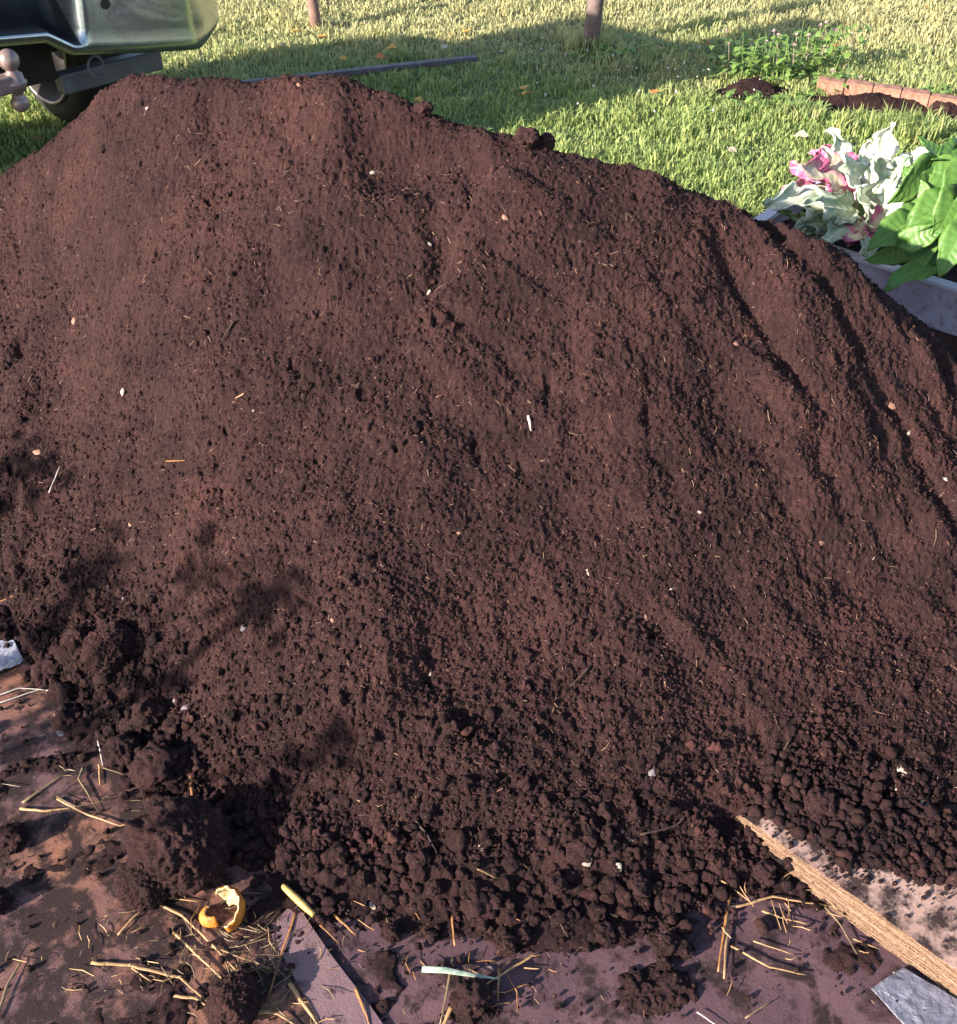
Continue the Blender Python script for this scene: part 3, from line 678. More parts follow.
ST = [
 ([(68, 678), (103, 684), (131, 717)], 4, 'bent pale straw below the round clod at left', M_straw),
 ([(66, 672), (71, 685), (84, 689)], 3, 'tiny hooked straw at the left tip of the bent pale straw', M_straw),
 ([(96, 670), (92, 695)], 4, 'short golden straw crossing the bent pale straw', M_straw_o),
 ([(-6, 697), (19, 689), (47, 690)], 3, 'upper of two pale straws at the left edge', M_straw_w),
 ([(-6, 705), (47, 687)], 3, 'lower of two pale straws at the left edge', M_straw_w),
 ([(46, 691), (62, 685)], 2, 'short grey straw end right of the two pale left edge straws', M_straw_w),
 ([(98, 740), (103, 766)], 3.5, 'upright pale straw bit in the dirt patch', M_straw_w),
 ([(99, 764), (100, 785)], 3.5, 'short straw just below the upright pale bit', M_straw),
 ([(103, 768), (125, 775)], 2, 'thin straw pointing right of the upright pale bit', M_straw_d),
 ([(22, 803), (67, 772)], 5, 'dull olive straw slanting over the orange brown cardboard', M_straw_d),
 ([(84, 767), (79, 779), (99, 812)], 5, 'kinked straw left of the long bent straw', M_straw_d),
 ([(122, 780), (151, 765)], 4.5, 'greenish straw slanting up beside the broad dark clod', M_straw_d),
 ([(20, 809), (46, 812), (72, 808)], 5, 'flat straw lying level near the left edge', M_straw),
 ([(57, 799), (82, 813), (120, 827), (152, 817)], 4, 'long bent straw left of the biggest clod', M_straw),
 ([(153, 807), (154, 828)], 4, 'short upright straw at the tip of the long bent straw', M_straw),
 ([(118, 935), (135, 917), (157, 899)], 4, 'thin straw slanting below the biggest clod', M_straw),
 ([(140, 897), (165, 898), (201, 902)], 5, 'level straw touching the orange rind', M_straw),
 ([(160, 905), (182, 916), (214, 947), (249, 985)], 5, 'long straw curving from under the clod to the bottom clod', M_straw),
 ([(172, 931), (197, 956), (226, 982)], 5, 'straight straw parallel to the long curving one', M_straw),
 ([(208, 945), (238, 957), (271, 969)], 4, 'straw crossing under the long curving one', M_straw),
 ([(91, 963), (130, 966), (180, 978), (212, 1006)], 7, 'thick bowed straw at the lower left', M_straw),
 ([(132, 968), (152, 982)], 4, 'side shoot of the thick bowed straw', M_straw),
 ([(173, 996), (196, 999), (212, 1009)], 6, 'short thick straw end below the bowed straw', M_straw),
 ([(296, 912), (285, 945), (268, 998)], 5, 'long brownish straw standing below the corn coloured stem', M_straw_o),
 ([(268, 998), (280, 1012), (296, 1026)], 4, 'straw running off the bottom from the long brownish one', M_straw_d),
 ([(-4, 1020), (8, 985), (22, 960)], 6, 'dull curved stem in the bottom left corner', M_straw_d),
 ([(255, 1012), (278, 1014), (300, 1028)], 7, 'pale stem end at the bottom left of centre', M_straw),
 ([(290, 983), (302, 1003), (322, 1030)], 8, 'frayed pale stem on the lilac flap', M_straw),
 ([(320, 925), (339, 943)], 4, 'short golden straw right of the corn coloured stem', M_straw_o),
 ([(333, 914), (356, 935)], 6, 'orange straw bit beside the short golden straw', M_straw_o),
 ([(446, 876), (451, 910), (455, 946)], 7, 'tall upright orange straw below the heap in the centre', M_straw_o),
 ([(466, 868), (444, 918)], 9, 'broad flat straw crossing the tall upright orange one', M_straw_o),
 ([(440, 889), (448, 909)], 5, 'short straw left of the crossed orange straws', M_straw_o),
 ([(390, 901), (420, 902)], 4, 'reddish level straw at the heap foot', M_straw_o),
 ([(453, 957), (447, 990), (440, 1024)], 5, 'long upright dull straw crossing the green blade', M_straw_d),
 ([(461, 992), (450, 1010), (441, 1030)], 10, 'golden husk standing at the bottom edge', M_straw),
 ([(534, 955), (510, 970), (487, 984)], 5, 'straw slanting up right of the green blade', M_straw),
 ([(499, 969), (498, 1001)], 5, 'upright orange straw right of the golden husk', M_straw_o),
 ([(463, 966), (482, 976)], 3, 'tiny yellow straw above the green blade', M_straw),
 ([(523, 968), (540, 969)], 3, 'tiny level straw right of the slanting straw', M_straw),
 ([(610, 914), (627, 922)], 4, 'small pale straw chip below the heap foot', M_straw),
 ([(355, 988), (362, 1005), (370, 1026)], 6, 'reddish brown straw on the edge of the lilac flap', M_straw_o),
 ([(686, 854), (706, 873), (729, 886), (751, 903)], 5, 'long pale root bent down toward the cardboard stack', M_straw),
 ([(720, 911), (743, 906), (772, 897), (790, 901), (829, 906)], 7, 'thick pale stem reaching the layered cardboard edge', M_straw),
 ([(762, 911), (782, 919), (811, 925)], 5, 'pale stem under the thick one near the stack', M_straw),
 ([(730, 894), (724, 930), (718, 972)], 6, 'left of the two upright golden stems', M_straw_o),
 ([(728, 912), (724, 979)], 6, 'right of the two upright golden stems', M_straw),
 ([(731, 946), (769, 968), (806, 975)], 5, 'bent golden straw right of the upright stems', M_straw),
 ([(753, 941), (794, 955)], 4, 'pale straight straw above the bent golden one', M_straw),
 ([(825, 907), (840, 925), (857, 954)], 5, 'olive stem hanging beside the cardboard stack', M_straw_d),
 ([(853, 939), (879, 949)], 4, 'short straw under the cardboard stack edge', M_straw),
 ([(697, 1012), (720, 1028)], 3, 'thin white fibre at the bottom edge', M_straw_w),
 ([(893, 972), (918, 998)], 4, 'white straw on the plastic scrap', M_straw_w),
 ([(681, 870), (668, 905)], 5, 'short brown straw at the heap foot below the pale root', M_straw_d),
 ([(745, 1018), (772, 1001)], 3, 'thin dull straw on bare cardboard at the bottom right', M_straw_d),
]
for pts, w, lb, mt in ST: straw(pts, w, lb, mt)
for pts, w, lb, mt in [
 ([(-4, 609), (22, 598)], 4, 'straw poking from the heap at the left edge', M_straw_o),
 ([(192, 778), (194, 812)], 7, 'upright tan splinter at the heap foot', M_straw_o),
 ([(528, 420), (531, 436)], 5, 'pale wood splinter in the middle of the heap', M_straw_w),
 ([(514, 861), (528, 871)], 6, 'orange straw stub in the crumbs at the foot', M_straw_o),
 ([(476, 871), (497, 881)], 4, 'yellow straw stub in the crumbs left of the orange stub', M_straw),
 ([(167, 465), (186, 464)], 3, 'curved thin straw on the left flank of the heap', M_straw_o),
 ([(50, 497), (61, 470)], 3, 'thin pale fibre left of the curved thin straw', M_straw_w),
 ([(655, 640), (665, 690)], 3, 'thin root fibre in the lower right slope', M_straw_o),
 ([(245, 398), (236, 403)], 3, 'small pale straw on the upper slope', M_straw),
 ]: straw(pts, w, lb, mt, onheap=True, group='straws caught in the heap', lift=.008)
for pts, w, lb, oh in [
 ([(416, 824), (428, 840), (437, 856)], 5, 'dark curved twig among the crumbs at the foot', True),
 ([(548, 917), (561, 928), (568, 939)], 4, 'brown twig arched beside a clod below the heap', False),
 ([(135, 785), (143, 792), (148, 820)], 3, 'thin dark twig beside the long bent straw', False),
 ([(590, 670), (570, 690)], 4, 'brown twig lying in the lower slope', True),
 ([(790, 742), (772, 772)], 4, 'dark twig above the cardboard stack', True),
 ([(640, 838), (676, 830), (684, 820)], 4, 'dark branching twig right of the white eggshell', True),
 ([(235, 325), (222, 345)], 3, 'dark twig on the upper left slope', True),
 ]: straw(pts, w, lb, M_twig, 'twig', 1.0, .006 if not oh else .008, 'dark twigs', onheap=oh)
# the leaf blade: tapered flat strip
bm = bmesh.new(); bp = [P(422, 969, .02), P(445, 970, .022), P(467, 974, .02), P(500, 979, .012)]; c0 = bp[1].copy()
tube(bm, [p-c0 for p in bp], [.0055, .0055, .004, .001], 8, flat=.18); tag(bm_obj('leaf_blade', bm, M_greenblade, smooth=True, loc=c0), 'green and white tapering leaf blade lying across straws', 'leaf blade')
# corn-coloured stem piece
c0 = P(298, 900, .02); a = P(283, 886, .02); b = P(314, 915, .02); bm = bmesh.new()
pp = [a.lerp(b, k/12) for k in range(13)]
tube(bm, [p-c0+Vector((0, 0, random.uniform(-.0006, .0006))) for p in pp], [.006*(.8+.25*math.sin(k/12*math.pi)+random.uniform(-.06, .06)) for k in range(13)], 12)
tag(bm_obj('stalk_piece', bm, straw_mat('corn_stalk', (.34, .20, .045), (.52, .38, .14)), smooth=True, loc=c0), 'thick corn coloured stalk piece lying below the heap', 'stalk piece')
# chaff: fibres and slivers nobody could count
def slivers(name, pts, lens, wid, mat, label, seed, nrmz=None, tilt=.25):
    r_ = np.random.default_rng(seed); n = len(pts); az = r_.uniform(0, 2*np.pi, n); ti = r_.normal(0, tilt, n)
    if nrmz is not None: sl = nrmz
    dx_ = np.cos(az)*lens/2; dy_ = np.sin(az)*lens/2; dz_ = np.sin(ti)*lens/2
    if nrmz is not None: dz_ = dz_+dx_*sl[:, 0]+dy_*sl[:, 1]
    pxn = -np.sin(az)*wid/2; pyn = np.cos(az)*wid/2; bend = r_.normal(0, .18, n)*lens
    mx = pts[:, 0]+pxn/wid*bend; my = pts[:, 1]+pyn/wid*bend
    Vv = np.empty((n, 9, 3)); c_ = [(pts[:, 0]-dx_, pts[:, 1]-dy_, pts[:, 2]-dz_), (mx, my, pts[:, 2]+.3*wid), (pts[:, 0]+dx_, pts[:, 1]+dy_, pts[:, 2]+dz_)]
    for k, (ax_, ay_, az_) in enumerate(c_):
        w_ = 1 if k == 1 else .6
        Vv[:, k*3] = np.stack([ax_-pxn*w_, ay_-pyn*w_, az_], -1); Vv[:, k*3+1] = np.stack([ax_+pxn*w_, ay_+pyn*w_, az_], -1); Vv[:, k*3+2] = np.stack([ax_, ay_, az_+wid*.6], -1)
    b = (np.arange(n)*9)[:, None]
    fs = []
    for k in (0, 3):
        for i, j in ((0, 1), (1, 2), (2, 0)): fs.append(b+np.array([[k+i, k+j, k+3+j, k+3+i]]))
    o = link(name, np_mesh(name, Vv.reshape(-1, 3), np.concatenate(fs)), mat)
    return tag(o, label, name.replace('_', ' '), kind='stuff')
def heap_pts(n, seed, lo=.02, hi=1.0):
    r_ = np.random.default_rng(seed); x = r_.uniform(-1.5, 1.2, n*3); y = r_.uniform(1.0, 2.7, n*3); t = x/y
    s = (np.interp(t, CT_t, CT_y)-y)/(np.interp(t, CT_t, CT_y)-np.interp(t, FT_t, FT_b)); m_ = (s > lo) & (s < hi); x, y = x[m_][:n], y[m_][:n]
    e = .015; sl = np.stack([(zat(x+e, y)-zat(x-e, y))/(2*e), (zat(x, y+e)-zat(x, y-e))/(2*e)], -1)
    return np.stack([x, y, zat(x, y)+.0012], -1), np.clip(sl, -.9, .9)
M_fib1 = simple('reddish_wood_fibre', (.085, .038, .028), .7, nscale=25, var=.45, geo=True)
M_fib2 = simple('pale_wood_fibre', (.19, .11, .07), .7, nscale=25, var=.4, geo=True)
M_fib3 = simple('dark_wood_bit', (.034, .016, .015), 1.0, spec=0.0, nscale=25, var=.4, geo=True)
p_, s_ = heap_pts(5200, 21); r_ = np.random.default_rng(1)
slivers('wood_fibres', p_, .004+r_.exponential(.004, len(p_)), .0011, M_fib1, 'fine reddish wood fibres mixed through the heap', 2, s_)
p_, s_ = heap_pts(1100, 22); slivers('pale_wood_fibres', p_, .004+r_.exponential(.005, len(p_)), .0013, M_fib2, 'fine pale wood fibres scattered over the heap', 3, s_)
p_, s_ = heap_pts(1500, 23, .1); slivers('dark_wood_bits', p_, .005+r_.exponential(.004, len(p_)), .0024, M_fib3, 'small dark bark slivers over the heap', 4, s_)
n = 700; x = r_.uniform(-1.0, .9, n); y = r_.uniform(.6, 1.5, n); df = np.interp(x/y, FT_t, FT_b)-y; m_ = df > 0
den = vnoise(x, y, .12, 9) > -.1; m_ &= den
x, y = x[m_], y[m_]; slivers('straw_chaff', np.stack([x, y, np.full(len(x), .0085)], -1), .003+r_.exponential(.006, len(x)), .0011, M_fib2, 'fine straw chaff scattered on the cardboard', 6)
n = 110; x = r_.normal(P(230, 965).x, .085, n); y = r_.normal(P(230, 965).y, .05, n)
slivers('straw_tangle', np.stack([x, y, r_.uniform(.010, .016, n)], -1), .008+r_.exponential(.014, n), .0014, M_straw_d, 'tangle of fine broken straw around the bottom clod', 7)

for k, (u0, v0, su, sv, n_, mt) in enumerate([(150, 950, 75, 35, 34, M_straw), (250, 955, 45, 35, 40, M_straw_d), (470, 975, 50, 25, 18, M_straw_o), (770, 930, 55, 30, 22, M_straw), (90, 790, 50, 20, 16, M_straw_d), (420, 900, 70, 14, 12, M_straw_o)]):
    q0 = [P(u0+r_.normal(0, su), v0+r_.normal(0, sv)) for _ in range(n_)]
    slivers('broken_straw', np.array([[q_.x, q_.y, .011+r_.uniform(0, .006)] for q_ in q0]), .010+r_.exponential(.016, n_), .0017, mt, ['thin broken straw strewn at the lower left', 'thin dull broken straw beside the rind', 'thin broken straw around the green blade', 'thin broken straw beside the cardboard stack', 'thin broken straw near the left edge', 'thin orange straw bits at the heap foot'][k], 70+k, tilt=.12)

# ------------------------------------------------------------------ pebbles, shells and chips
M_white = simple('white_shell', (.30, .25, .21), .6, nscale=120, var=.15)
M_grey = simple('pale_grey_stone', (.13, .11, .125), .7, nscale=90, var=.2)
M_tan = simple('tan_chip', (.19, .095, .065), .6, nscale=90, var=.2)
chip_t = [clod_mesh(400+i, 3, .5) for i in range(5)]
def chip(u, v, rpx, mat, label, name='pebble', flat=.45, str_=1.2, group='pale pebbles and chips in the heap'):
    p = on_heap(u, v); dep = p.y*cp+(CAM_H-p.z)*sp; rad = rpx*.68/F_PX*dep
    me = random.choice(chip_t).copy(); me.materials.clear(); me.materials.append(mat)
    o = link(name, me); nn = normal_at(p)
    o.rotation_mode = 'QUATERNION'; o.rotation_quaternion = nn.to_track_quat('Z', 'Y') @ Matrix.Rotation(random.uniform(0, 6), 3, 'Z').to_quaternion()
    o.location = p+nn*rad*.05; o.scale = (rad*str_, rad*.8, rad*flat); tag(o, label, name, group)
for a in [
 (178, 699, 8, M_grey, 'upper of two pale grey pebbles in the dark soil'), (187, 708, 6, M_grey, 'lower of two pale grey pebbles in the dark soil'),
 (74, 322, 5, M_tan, 'pale oval pebble on the upper left slope'), (38, 454, 5, M_tan, 'pale chip on the left flank'), (123, 395, 4, M_white, 'white chip on the left slope'),
 (253, 413, 3, M_white, 'white chip left of the heap centre'), (130, 523, 5, M_tan, 'pinkish wood chip on the lower left flank'), (891, 408, 6, M_tan, 'smooth pinkish pebble in a dark gully at right'),
 (459, 535, 4, M_tan, 'yellowish chip in the centre of the heap'), (588, 573, 4, M_white, 'white chip right of the heap centre'), (431, 675, 2.5, M_white, 'tiny white speck in the lower centre'),
 (671, 590, 2.5, M_white, 'round white speck on the right slope'), (646, 618, 5, M_tan, 'cream chip on the right slope'), (700, 514, 3, M_white, 'yellowish white fleck on the right slope'),
 (586, 859, 9, M_white, 'jagged white eggshell at the heap foot'), (618, 868, 6, M_white, 'small white shell right of the eggshell'), (629, 841, 6, M_tan, 'pinkish pebble above the white shells'),
 (622, 833, 3, M_tan, 'tiny pink pebble beside the larger pinkish one'), (483, 848, 5, M_white, 'white chip above the yellow straw stub'), (653, 773, 6, M_grey, 'lilac grey pebble above the heap foot'),
 (902, 771, 7, M_white, 'white crumpled chip near the right edge above the stack'), (925, 804, 6, M_white, 'white shell chip just above the right clods'), (896, 790, 4, M_white, 'small white flake between the two right chips'),
 (505, 219, 4, M_tan, 'pale flat chip on the smooth upper slope'), (430, 244, 3, M_white, 'white sliver on the upper middle slope'), (428, 293, 4, M_white, 'white chip left of the smooth slide'),
 (298, 86, 4, M_tan, 'pale chip on the crest'), (373, 174, 3, M_white, 'white chip inside the hollow below the crest'), (147, 110, 3, M_white, 'white fleck near the left summit'),
 (125, 600, 5, M_grey, 'pale pebble above the round clod'), (243, 628, 5, M_grey, 'pinkish grey pebble in the shaded lower left slope'), (333, 622, 3, M_tan, 'tiny orange chip in the lower left slope'),
 (908, 436, 3, M_white, 'white fleck in the gullies at right'), (945, 480, 3, M_white, 'white speck at the right edge'), (872, 560, 3, M_white, 'white grain on the lower right slope'),
 (820, 545, 4, M_tan, 'tan chip on the lower right slope'), (735, 345, 4, M_tan, 'tan chip above the right gullies'), (360, 800, 4, M_tan, 'reddish chip above the foot left of centre')]:
    chip(*a)
chip(372, 906, 5, M_white, 'white chip on bare cardboard under the heap foot'); chip(62, 735, 6, M_grey, 'pale flake in the lilac cardboard patch', flat=.2); chip(490, 970, 4, M_grey, 'grey pebble on the green blade')

# ------------------------------------------------------------------ rind (orange outside, cream inside)
def rind_mat():
    k = NT('orange_rind_skin'); n = k.noise(60, 5, .7); k.set(k.ramp(n, [(.32, (.12, .045, .015)), (.45, (.48, .15, .014)), (.7, (.58, .22, .02))]), .6); k.bump(k.noise(300, 2), .001); return k.m
M_rind = rind_mat(); M_pith = simple('cream_pith', (.46, .36, .20), .8, nscale=90, var=.45, bump=.001)
c0 = P(226, 920, 0)
root = empty('fruit_rind', c0)
def shell(cen, rad, thick, lat, lon0, lon1, squash, mats, name, rot, b0=-.1):
    bm = bmesh.new(); nu, nv = 22, 12; out = []; inn = []
    for i in range(nu+1):
        a = lon0+(lon1-lon0)*i/nu; ro = []; ri = []
        for j in range(nv+1):
            b = b0+lat*j/nv; edge = 1+.07*math.sin(i*1.9)*(j == nv)+.03*math.sin(i*.8+j)
            v_ = Vector((math.cos(a)*math.cos(b), math.sin(a)*math.cos(b)*squash, math.sin(b)))
            ro.append(bm.verts.new(rot@(v_*rad*edge)+cen)); ri.append(bm.verts.new(rot@(v_*(rad-thick)*edge)+cen))
        out.append(ro); inn.append(ri)
    for i in range(nu):
        for j in range(nv):
            bm.faces.new((out[i][j], out[i+1][j], out[i+1][j+1], out[i][j+1])).material_index = 0
            bm.faces.new((inn[i][j+1], inn[i+1][j+1], inn[i+1][j], inn[i][j])).material_index = 1
    for i in range(nu):
        for j in (0, nv): bm.faces.new((out[i][j], inn[i][j], inn[i+1][j], out[i+1][j])).material_index = 1
    for j in range(nv):
        for i in (0, nu): bm.faces.new((out[i][j], out[i][j+1], inn[i][j+1], inn[i][j])).material_index = 1
    bmesh.ops.recalc_face_normals(bm, faces=bm.faces)
    return bm_obj(name, bm, mats, root, True)
# orange outer half facing the sun, cream inner face standing to its right
shell(Vector((-.020, .002, .004)), .024, .003, 1.15, math.pi*.62, math.pi*1.62, .85, [M_rind, M_pith], 'orange_peel', Matrix.Rotation(.2, 3, 'Z'))
shell(Vector((.004, .002, .030)), .031, .003, 1.55, -math.pi*.42, math.pi*.72, 1.15, [M_rind, M_pith], 'inner_rind', Matrix.Rotation(.30, 3, 'X') @ Matrix.Rotation(-.25, 3, 'Y'), -1.15)
tag(root, 'torn orange fruit rind with cream inside beside the biggest clod', 'fruit rind')

# ------------------------------------------------------------------ plastic scraps
def plastic(name, col):
    k = NT(name); n = k.noise(70, 4, .7, dist=1.5); n2 = k.noise(18, 4, .6, dist=2)
    c = k.ramp(n2, [(.35, tuple(x*.55 for x in col)), (.6, col)]); k.set(c, .25, spec=.6); k.bump(n, .004, .8); return k.m
M_pl = plastic('cloudy_plastic_film', (.17, .17, .22)); M_pl2 = plastic('printed_white_film', (.34, .34, .42))
def film(name, px, z, mat, label, seed):
    pts = [P(u, v, z) for u, v in px]; c0 = sum(pts, Vector())/4; c0.z = 0; n = 34; Vv = []
    for j in range(n+1):
        for i in range(n+1):
            a = pts[0].lerp(pts[1], i/n); b = pts[3].lerp(pts[2], i/n); Vv.append(a.lerp(b, j/n)-c0)
    Vv = np.array(Vv); Vv[:, 2] += .004*fbm(Vv[:, 0], Vv[:, 1], .035, seed, 4)+.002*np.abs(fbm(Vv[:, 0], Vv[:, 1], .012, seed+2, 2)); I = np.arange((n+1)**2).reshape(n+1, n+1)
    Q = np.stack([I[:-1, :-1], I[:-1, 1:], I[1:, 1:], I[1:, :-1]], -1).reshape(-1, 4)
    o = link(name, np_mesh(name, Vv, Q, True), mat, loc=c0); s = o.modifiers.new('thick', 'SOLIDIFY'); s.thickness = .0008
    return tag(o, label, 'plastic film')
film('plastic_film', [(871, 988), (903, 968), (985, 1015), (925, 1050)], .010, M_pl, 'crumpled cloudy plastic film under the bottom right corner of the stack', 3)
film('plastic_film', [(-30, 640), (14, 640), (25, 662), (-30, 682)], .016, M_pl2, 'white printed plastic scrap at the left edge below the heap', 6)
# fold line strip on the left scrap
straw([(-8, 680), (24, 661)], 4, 'white strip along the rim of the printed plastic scrap', M_straw_w, group=None, lift=.012)

# ------------------------------------------------------------------ lawn
def blades(name, x, y, h, w, label, seed, mat=M_grass, lean=.6, rmap=None, cat='grass', kind='stuff'):
    r_ = np.random.default_rng(seed); n = len(x); az = r_.uniform(0, 2*np.pi, n); le = np.abs(r_.normal(lean, .3, n)); ld_ = r_.uniform(0, 2*np.pi, n)
    wx_ = np.cos(az)*w/2; wy_ = np.sin(az)*w/2; lx_ = np.cos(ld_)*le*h; ly_ = np.sin(ld_)*le*h
    Vv = np.empty((n, 5, 3)); z0 = -.006
    Vv[:, 0] = np.stack([x-wx_, y-wy_, np.full(n, z0)], -1); Vv[:, 1] = np.stack([x+wx_, y+wy_, np.full(n, z0)], -1)
    Vv[:, 2] = np.stack([x+wx_*.8+lx_*.35, y+wy_*.8+ly_*.35, h*.6], -1); Vv[:, 3] = np.stack([x-wx_*.8+lx_*.35, y-wy_*.8+ly_*.35, h*.6], -1)
    Vv[:, 4] = np.stack([x+lx_, y+ly_, h*np.clip(1-.35*le, .4, 1)], -1)
    b = np.arange(n)*5; Q = np.concatenate([np.stack([b, b+1, b+2, b+2], -1)[:0], np.stack([b, b+1, b+2, b+3], -1)])
    me = bpy.data.meshes.new(name); Tt = np.stack([b+3, b+2, b+4], -1)
    me.vertices.add(n*5); me.vertices.foreach_set('co', Vv.astype(np.float32).ravel())
    me.loops.add(n*7); me.loops.foreach_set('vertex_index', np.concatenate([Q.ravel(), Tt.ravel()]).astype(np.int32))
    me.polygons.add(2*n); me.polygons.foreach_set('loop_start', np.concatenate([np.arange(n)*4, n*4+np.arange(n)*3]).astype(np.int32)); me.update(calc_edges=True)
    rv = r_.uniform(0, 1, n) if rmap is None else rmap
    at = me.attributes.new('rnd', 'FLOAT', 'POINT'); at.data.foreach_set('value', np.repeat(rv, 5).astype(np.float32))
    hv = np.tile(np.array([0, 0, .6, .6, 1.]), n); at = me.attributes.new('hgt', 'FLOAT', 'POINT'); at.data.foreach_set('value', hv.astype(np.float32))
    me.update(); return tag(link(name, me, mat), label, cat, kind=kind)
r_ = np.random.default_rng(77)
n = 430000; y = 2.15+(9.5-2.15)*r_.uniform(0, 1, n)**1.25; x = r_.uniform(-1, 1, n)*(1.0+y*.62)
soil_spots = [(P(752, 92), .20, .10), (P(880, 106), .33, .11), (P(950, 113), .2, .09)]
PLA, PLB, PLC = Vector((.78, 2.86, 0)), Vector((1.62, 2.16, 0)), Vector((1.25, 3.13, 0))
ok = np.ones(n, bool)
zb = np.where((x > XS[0]) & (x < XS[-1]) & (y < YS[-1]), base_z(x, y), -1); ok &= zb < -.003
for c_, a_, b_ in soil_spots: ok &= ((x-c_.x)/a_)**2+((y-c_.y)/b_)**2 > 1+.5*vnoise(x, y, .05, 4)
ok &= ~((y < 2.45) & (x > -1.9) & (x < 1.7) & (y < 2.3))
e1 = (PLB-PLA).normalized(); e2 = Vector((-e1.y, e1.x, 0)); 
la = (x-PLA.x)*e1.x+(y-PLA.y)*e1.y; lb = (x-PLA.x)*e2.x+(y-PLA.y)*e2.y; ok &= ~((la > 0) & (la < 1.1) & (lb > 0) & (lb < .56))
x, y = x[ok], y[ok]
lump = .42+.75*fbm(x, y, .24, 31, 4, .6)
hh = (.012+.050*np.clip(lump+.5*fbm(x, y, .07, 38, 2), 0, 1.3))*r_.uniform(.4, 1.3, len(x)); ww = r_.uniform(.0028, .0065, len(x))*(.8+.12*y)
rv = np.clip(r_.uniform(0, 1, len(x))*.75+.35*(fbm(x, y, .35, 33, 3)*.5+.5)-.05, 0, 1)
blades('grass', x, y, hh, ww, 'short lawn grass behind the heap, tinted pale further back for washed out sunlight', 5, rmap=rv)
# tufts of taller grass
def tuft(cu, cv, n, rad, h, label, seed):
    c_ = P(cu, cv); r2 = np.random.default_rng(seed); ra = rad*1.3*np.sqrt(r2.uniform(0, 1, n)); ta = r2.uniform(0, 6.283, n); x = ra*np.cos(ta); y = ra*.7*np.sin(ta)
    o = blades('grass_tuft', x, y, h*r2.uniform(.4, 1.15, n), r2.uniform(.004, .008, n), label, seed, lean=.4, cat='grass tuft', kind='thing'); o.location = (c_.x, c_.y, 0); o['group'] = 'taller grass tufts in the lawn'; return o
tuft(588, 50, 260, .09, .10, 'tall grass tuft around the foot of the leaning post', 1)
tuft(640, 66, 500, .17, .08, 'broad dark grass tuft right of the leaning post', 2)
tuft(318, 27, 160, .07, .06, 'grass tuft at the foot of the left far post', 3)
tuft(905, 135, 420, .12, .11, 'bright grass tuft just above the green leaved plant', 4)
tuft(860, 128, 300, .10, .08, 'bright grass tuft above the pale leaved plant', 6)
tuft(800, 118, 260, .09, .08, 'grass tuft in front of the gap between the soil patches', 7)
tuft(12, 185, 300, .12, .07, 'sunlit grass tuft at the left edge beside the heap', 8)
tuft(935, 90, 200, .1, .09, 'grass tuft leaning over the brick edging at right', 9)

# fallen yellow leaves on the lawn: curled pointed ovals
def leaf_mesh(L, Wd, curl=.2, n=8, wave=0, heart=False, fold=.25, seed=0, m=4, thick=0):
    rr = random.Random(seed); Vv = []; Fq = []; uv = []
    for i in range(n+1):
        t = i/n
        if heart: w = Wd*(math.sin(math.pi*min(1, t*1.02+.0)**.62))**.8*(1-.25*t) if t < 1 else 0
        else: w = Wd*math.sin(math.pi*t**.8)**.9 if 0 < t < 1 else 0
        w = max(w, .0004)
        for j in range(-m, m+1):
            s = j/m; x = s*w*(1+.0*t); yb = L*t
            if heart: yb -= L*.20*abs(s)**1.5*(1-t)**2*2.0
            z = -curl*L*t*t+fold*abs(s)*w*.7+wave*L*.10*math.sin(t*11+j*1.3+seed)*abs(s)**1.5+wave*L*.045*math.sin(t*29+j*2.1+seed*1.7)*abs(s)**3+rr.uniform(-1, 1)*.003*L
            Vv.append((x+wave*.06*L*math.sin(t*17+seed*2+s)*abs(s)*(1 if s > 0 else -1), yb, z)); uv.append((s, t))
    k = 2*m+1
    for i in range(n):
        for j in range(k-1): Fq.append((i*k+j, i*k+j+1, (i+1)*k+j+1, (i+1)*k+j))
    uv = np.array(uv); me = np_mesh('leaf', np.array(Vv), np.array(Fq), True, {'across': np.abs(uv[:, 0]), 'along': uv[:, 1]}); return me
M_fall = simple('fallen_yellow_leaf', (.5, .28, .06), .7, nscale=30, var=.3); M_fall2 = simple('fallen_orange_leaf', (.42, .15, .04), .7, nscale=30, var=.3); M_fall3 = simple('fallen_pale_leaf', (.4, .34, .24), .7, nscale=30, var=.2)
